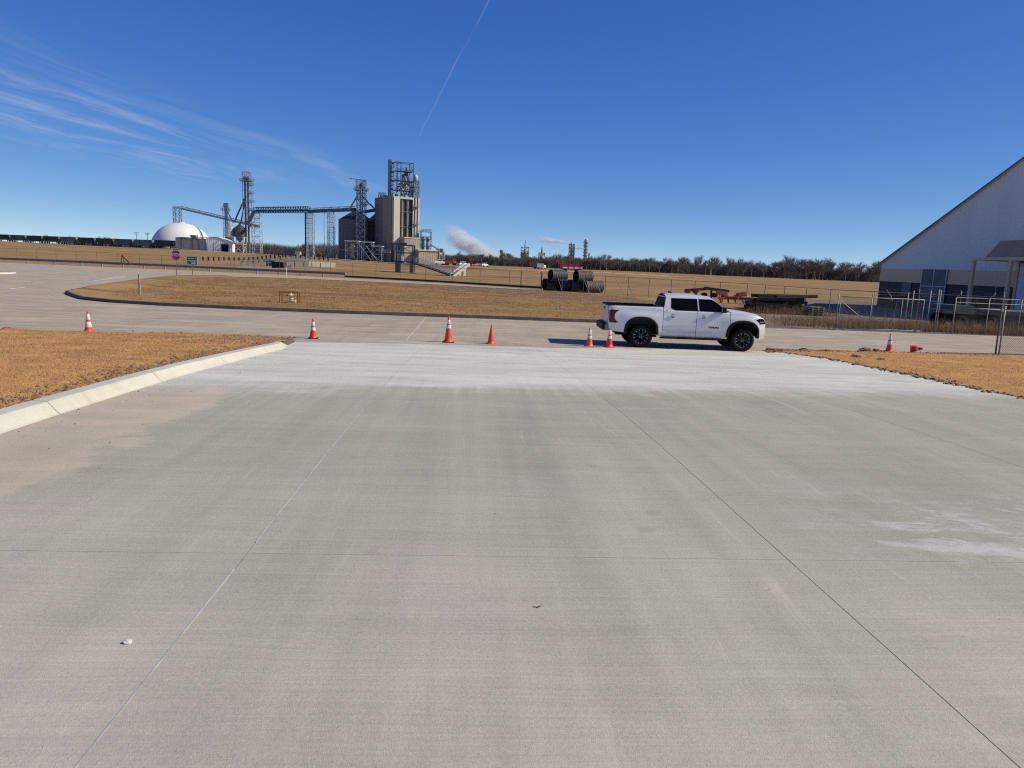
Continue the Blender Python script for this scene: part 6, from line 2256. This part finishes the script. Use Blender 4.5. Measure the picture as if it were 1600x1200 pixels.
stack('refinery_column', 'rightmost distant refinery column ringed with platforms', 82.0, 900, [('column', MB().lathe([(2.2, 0), (2.2, 32), (1.2, 33.5), (0, 33.5)], 18), 'steel'), ('platforms', mb, 'refinery'), ('pipe', MB().tube((4.5, 0, 0), (4.5, 0, 17), .9, n=8), 'refinery')])
stack('refinery_stack', 'short lone distant stack left of the refinery', -19.0, 900, [('stack', MB().lathe([(1.3, 0), (1.3, 13), (2.2, 14), (2.2, 16), (1.2, 17)], 14), 'refinery')])


def steam(name, label, c, size, rot, dens, p0, p1, r0, r1, nscale, thr=(.42, .62)):
    """closed box of vapour: a widening tube from p0 to p1 (unit box coordinates), broken up by noise"""
    o = MB().box((0, 0, 0), (2, 2, 2)).build(name, None)
    o.data.materials.clear()
    o.location, o.scale, o.rotation_euler = c, size, rot
    m = bpy.data.materials.new(name)
    m.use_nodes = True
    t = m.node_tree
    t.nodes.remove(t.nodes['Principled BSDF'])
    out = t.nodes['Material Output']
    co = N(t, 'ShaderNodeTexCoord').outputs['Object']
    sp = N(t, 'ShaderNodeSeparateXYZ', {0: co})
    k = N(t, 'ShaderNodeMapRange', {0: sp.outputs[0], 1: p0[0], 2: p1[0], 3: 0.0, 4: 1.0}).outputs[0]
    wz = MATH(t, 'MULTIPLY', MATH(t, 'SUBTRACT', NOISE(t, VM(t, 'MULTIPLY', co, (nscale * .6,) * 3), 1.0, 2), .5), .5)
    zc_ = MATH(t, 'ADD', MATH(t, 'ADD', p0[1], MATH(t, 'MULTIPLY', k, p1[1] - p0[1])), wz)
    rr = MATH(t, 'ADD', r0, MATH(t, 'MULTIPLY', k, r1 - r0))
    dz_ = MATH(t, 'SUBTRACT', sp.outputs[2], zc_)
    dd = MATH(t, 'SQRT', MATH(t, 'ADD', MATH(t, 'MULTIPLY', dz_, dz_), MATH(t, 'MULTIPLY', MATH(t, 'MULTIPLY', sp.outputs[1], sp.outputs[1]), .6)))
    core = STEP(t, MATH(t, 'DIVIDE', dd, rr), 1.0, 0.25)
    nz = STEP(t, NOISE(t, VM(t, 'MULTIPLY', co, (nscale, nscale * .8, nscale)), 1.0, 6, .65, .4), thr[0], thr[1])
    ends = MATH(t, 'MULTIPLY', STEP(t, k, 1.0, .55), STEP(t, k, -.02, .06))
    den = MATH(t, 'MULTIPLY', MATH(t, 'MULTIPLY', MATH(t, 'MULTIPLY', core, nz), ends), dens)
    v = N(t, 'ShaderNodeVolumePrincipled', {'Color': (.90, .95, 1, 1), 'Density': den, 'Anisotropy': .2})
    t.links.new(v.outputs[0], out.inputs['Volume'])
    m.cycles.homogeneous_volume = False if hasattr(m.cycles, 'homogeneous_volume') else False
    o.data.materials.append(m)
    return tag(o, label, 'steam', kind='stuff')


steam('steam_plume', 'big white steam plume drifting left above the treeline', (-50, 860, 24), (36, 16, 19), (0, 0, 0), .5, (.82, -.95), (-.98, .70), .50, 1.0, 2.3, (.36, .62))
steam('steam_plume', 'thin white steam trail drifting left from the refinery columns', (47, 905, 31), (24, 6, 7), (0, 0, 0), 1.0, (.66, -.05), (-.98, .35), .28, .8, 2.0, (.36, .64))
steam('steam_plume', 'short white steam puff beside the rightmost refinery column', (74, 897, 24.6), (7, 4, 4), (0, 0, 0), 2.2, (.8, -.1), (-.9, .1), .35, .6, 1.5)
steam('steam_plume', 'white steam curling at the smaller refinery unit', (30, 888, 13), (7, 4, 6), (0, 0, 0), 2.2, (.6, -.6), (-.6, .7), .4, .35, 1.2)

# ------------------------------------------------------------------ winter trees
random.seed(21)


def make_tree(seed, h, spread, twn):
    rnd = random.Random(seed)
    trunk = MB()
    tips = []

    def grow(p, d, L, r, lev):
        q = p + d * L
        trunk.tube(p, q, r, r * .62, n=5 if lev == 0 else 4 if lev == 1 else 3, cap=False)
        if lev >= 3:
            tips.append((p, q, d))
            return
        if lev >= 1:
            tips.append((p.lerp(q, .4), q, d))
        nb = (5, 4, 3)[lev] if lev < 3 else 0
        for i in range(nb):
            f = rnd.uniform(.45, 1.0) if lev else rnd.uniform(.35, 1.0)
            az = 2 * PI * (i + rnd.random()) / nb
            tilt = rnd.uniform(.35, .85) * spread
            side = Vector((math.cos(az), math.sin(az), 0))
            nd = (d * math.cos(tilt) + side * math.sin(tilt) + Vector((0, 0, .12))).normalized()
            grow(p.lerp(q, f), nd, L * rnd.uniform(.5, .78), r * .55, lev + 1)
        grow(q, (d + Vector((rnd.uniform(-.25, .25), rnd.uniform(-.25, .25), .1))).normalized(), L * .62, r * .6, lev + 1)
    grow(Vector((0, 0, -.3)), Vector((rnd.uniform(-.08, .08), rnd.uniform(-.08, .08), 1)).normalized(), h * .36, h * .017, 0)
    V, F = [], []
    for k in range(twn):
        p, q, d = rnd.choice(tips)
        s = p.lerp(q, rnd.random())
        nd = (d * .8 + Vector((rnd.gauss(0, .6), rnd.gauss(0, .6), rnd.gauss(.15, .45)))).normalized()
        L = rnd.uniform(.05, .13) * h
        e = s + nd * L
        m_ = s.lerp(e, .5) + Vector((rnd.gauss(0, .05), rnd.gauss(0, .05), rnd.gauss(0, .05))) * L
        sd = nd.cross(Vector((rnd.gauss(0, 1), rnd.gauss(0, 1), rnd.gauss(0, 1)))).normalized() * (h * .0015)
        o_ = len(V)
        V += [s - sd, s + sd, m_ + sd * .7, m_ - sd * .7, e]
        F += [(o_, o_ + 1, o_ + 2), (o_, o_ + 2, o_ + 3), (o_ + 3, o_ + 2, o_ + 4)]
    tm = trunk.mesh('trunk', MAT['bark'])
    cm = bpy.data.meshes.new('crown')
    cm.from_pydata([tuple(v) for v in V], [], F)
    cm.materials.append(MAT['twig'])
    return tm, cm


protos = [make_tree(s, 12.0, sp_, 2200) for s, sp_ in ((1, 1.0), (2, 1.15), (3, .9), (4, 1.05), (5, 1.2), (6, .85))]


def tree(x, y, h, label, group, k=None):
    tm, cm = protos[random.randrange(len(protos))] if k is None else protos[k]
    t = thing('bare_tree', label, 'tree', (x, y, land(x, y)), random.uniform(0, 6.28), group)
    s = h / 11.0
    t.scale = (s * random.uniform(.9, 1.25), s * random.uniform(.9, 1.25), s)
    for nm, me in (('trunk', tm), ('crown', cm)):
        o = bpy.data.objects.new(nm, me)
        COL.objects.link(o)
        o.parent = t


segs = [  # x0, x1, y (at each end), height, count, label, group
    (165, 225, 455, 450, 13.5, 34, 'tall bare tree of the treeline just left of the white building', 'tall bare trees left of the white building'),
    (104, 166, 470, 455, 11.0, 32, 'bare tree of the treeline above the red machine and timber', 'bare trees above the red machine'),
    (44, 104, 480, 470, 9.8, 40, 'bushy bare tree of the treeline above the pickup', 'bare trees above the pickup'),
    (-45, 44, 560, 490, 9.4, 44, 'low bare tree of the treeline under the steam plume and refinery', 'bare trees under the steam plume'),
    (-135, -92, 450, 440, 8.5, 22, 'bare tree seen through the legs of the conveyor gallery', 'bare trees behind the conveyor gallery'),
    (-420, -225, 640, 560, 8.0, 40, 'small bare tree showing above the railway wagons', 'bare trees beyond the wagons')]
for x0, x1, ya, yb, h, n, lab, gp_ in segs:
    for i in range(n):
        f = (i + random.random()) / n
        tree(x0 + (x1 - x0) * f, ya + (yb - ya) * f + random.uniform(-8, 14), h * random.uniform(.62, 1.22), lab, gp_)
for x, y, h, lab in ((170.5, 448, 14.5, 'tallest rounded bare tree standing clear at the middle of the right treeline'), (118, 452, 12.5, 'wide bare tree rising above the gap in the right treeline'), (-100, 425, 9.5, 'pale bare tree against the dark bin left edge'), (-93, 428, 10, 'pale bare tree between the two conveyor towers nearest the dark bins')):
    tree(x, y, h, lab, None)

# thicket mass behind and below the trees
V = []
n = 0
for x0, x1, ya, yb, h, cnt in ((90, 240, 485, 470, 9.0, 34000), (30, 104, 500, 488, 8.2, 24000), (-60, 44, 590, 515, 7.8, 30000), (-420, -215, 700, 600, 5.0, 16000), (-215, -60, 480, 470, 8.2, 30000)):
    f = rng.uniform(0, 1, cnt)
    X = x0 + (x1 - x0) * f + rng.normal(0, .6, cnt)
    Y = ya + (yb - ya) * f + rng.uniform(-14, 16, cnt)
    var = np.array([.75 + .35 * noise.noise(Vector((a * .045, 2, 1))) + .2 * noise.noise(Vector((a * .2, 5, 1))) for a in X])
    Hh = h * rng.uniform(.45, 1.05, cnt) * var * 1.25
    Z = np.array([land(a, b) for a, b in zip(X, Y)]) - .3
    base = rng.uniform(0, .55, cnt) * Hh
    w = rng.uniform(.03, .10, cnt)
    th = rng.uniform(-.6, .6, cnt)
    lx = rng.normal(0, .22, cnt) * Hh
    vv = np.empty((cnt, 3, 3), np.float32)
    vv[:, 0] = np.stack([X - w * np.cos(th), Y - w * np.sin(th), Z + base], 1)
    vv[:, 1] = np.stack([X + w * np.cos(th), Y + w * np.sin(th), Z + base], 1)
    vv[:, 2] = np.stack([X + lx, Y + rng.normal(0, .2, cnt) * Hh, Z + Hh], 1)
    V.append(vv.reshape(-1, 3))
V = np.concatenate(V)
tag(np_mesh('thicket', V, np.arange(len(V)).reshape(-1, 3), MAT['twig2']), 'dense brown leafless undergrowth filling the distant treeline', 'thicket', kind='stuff')
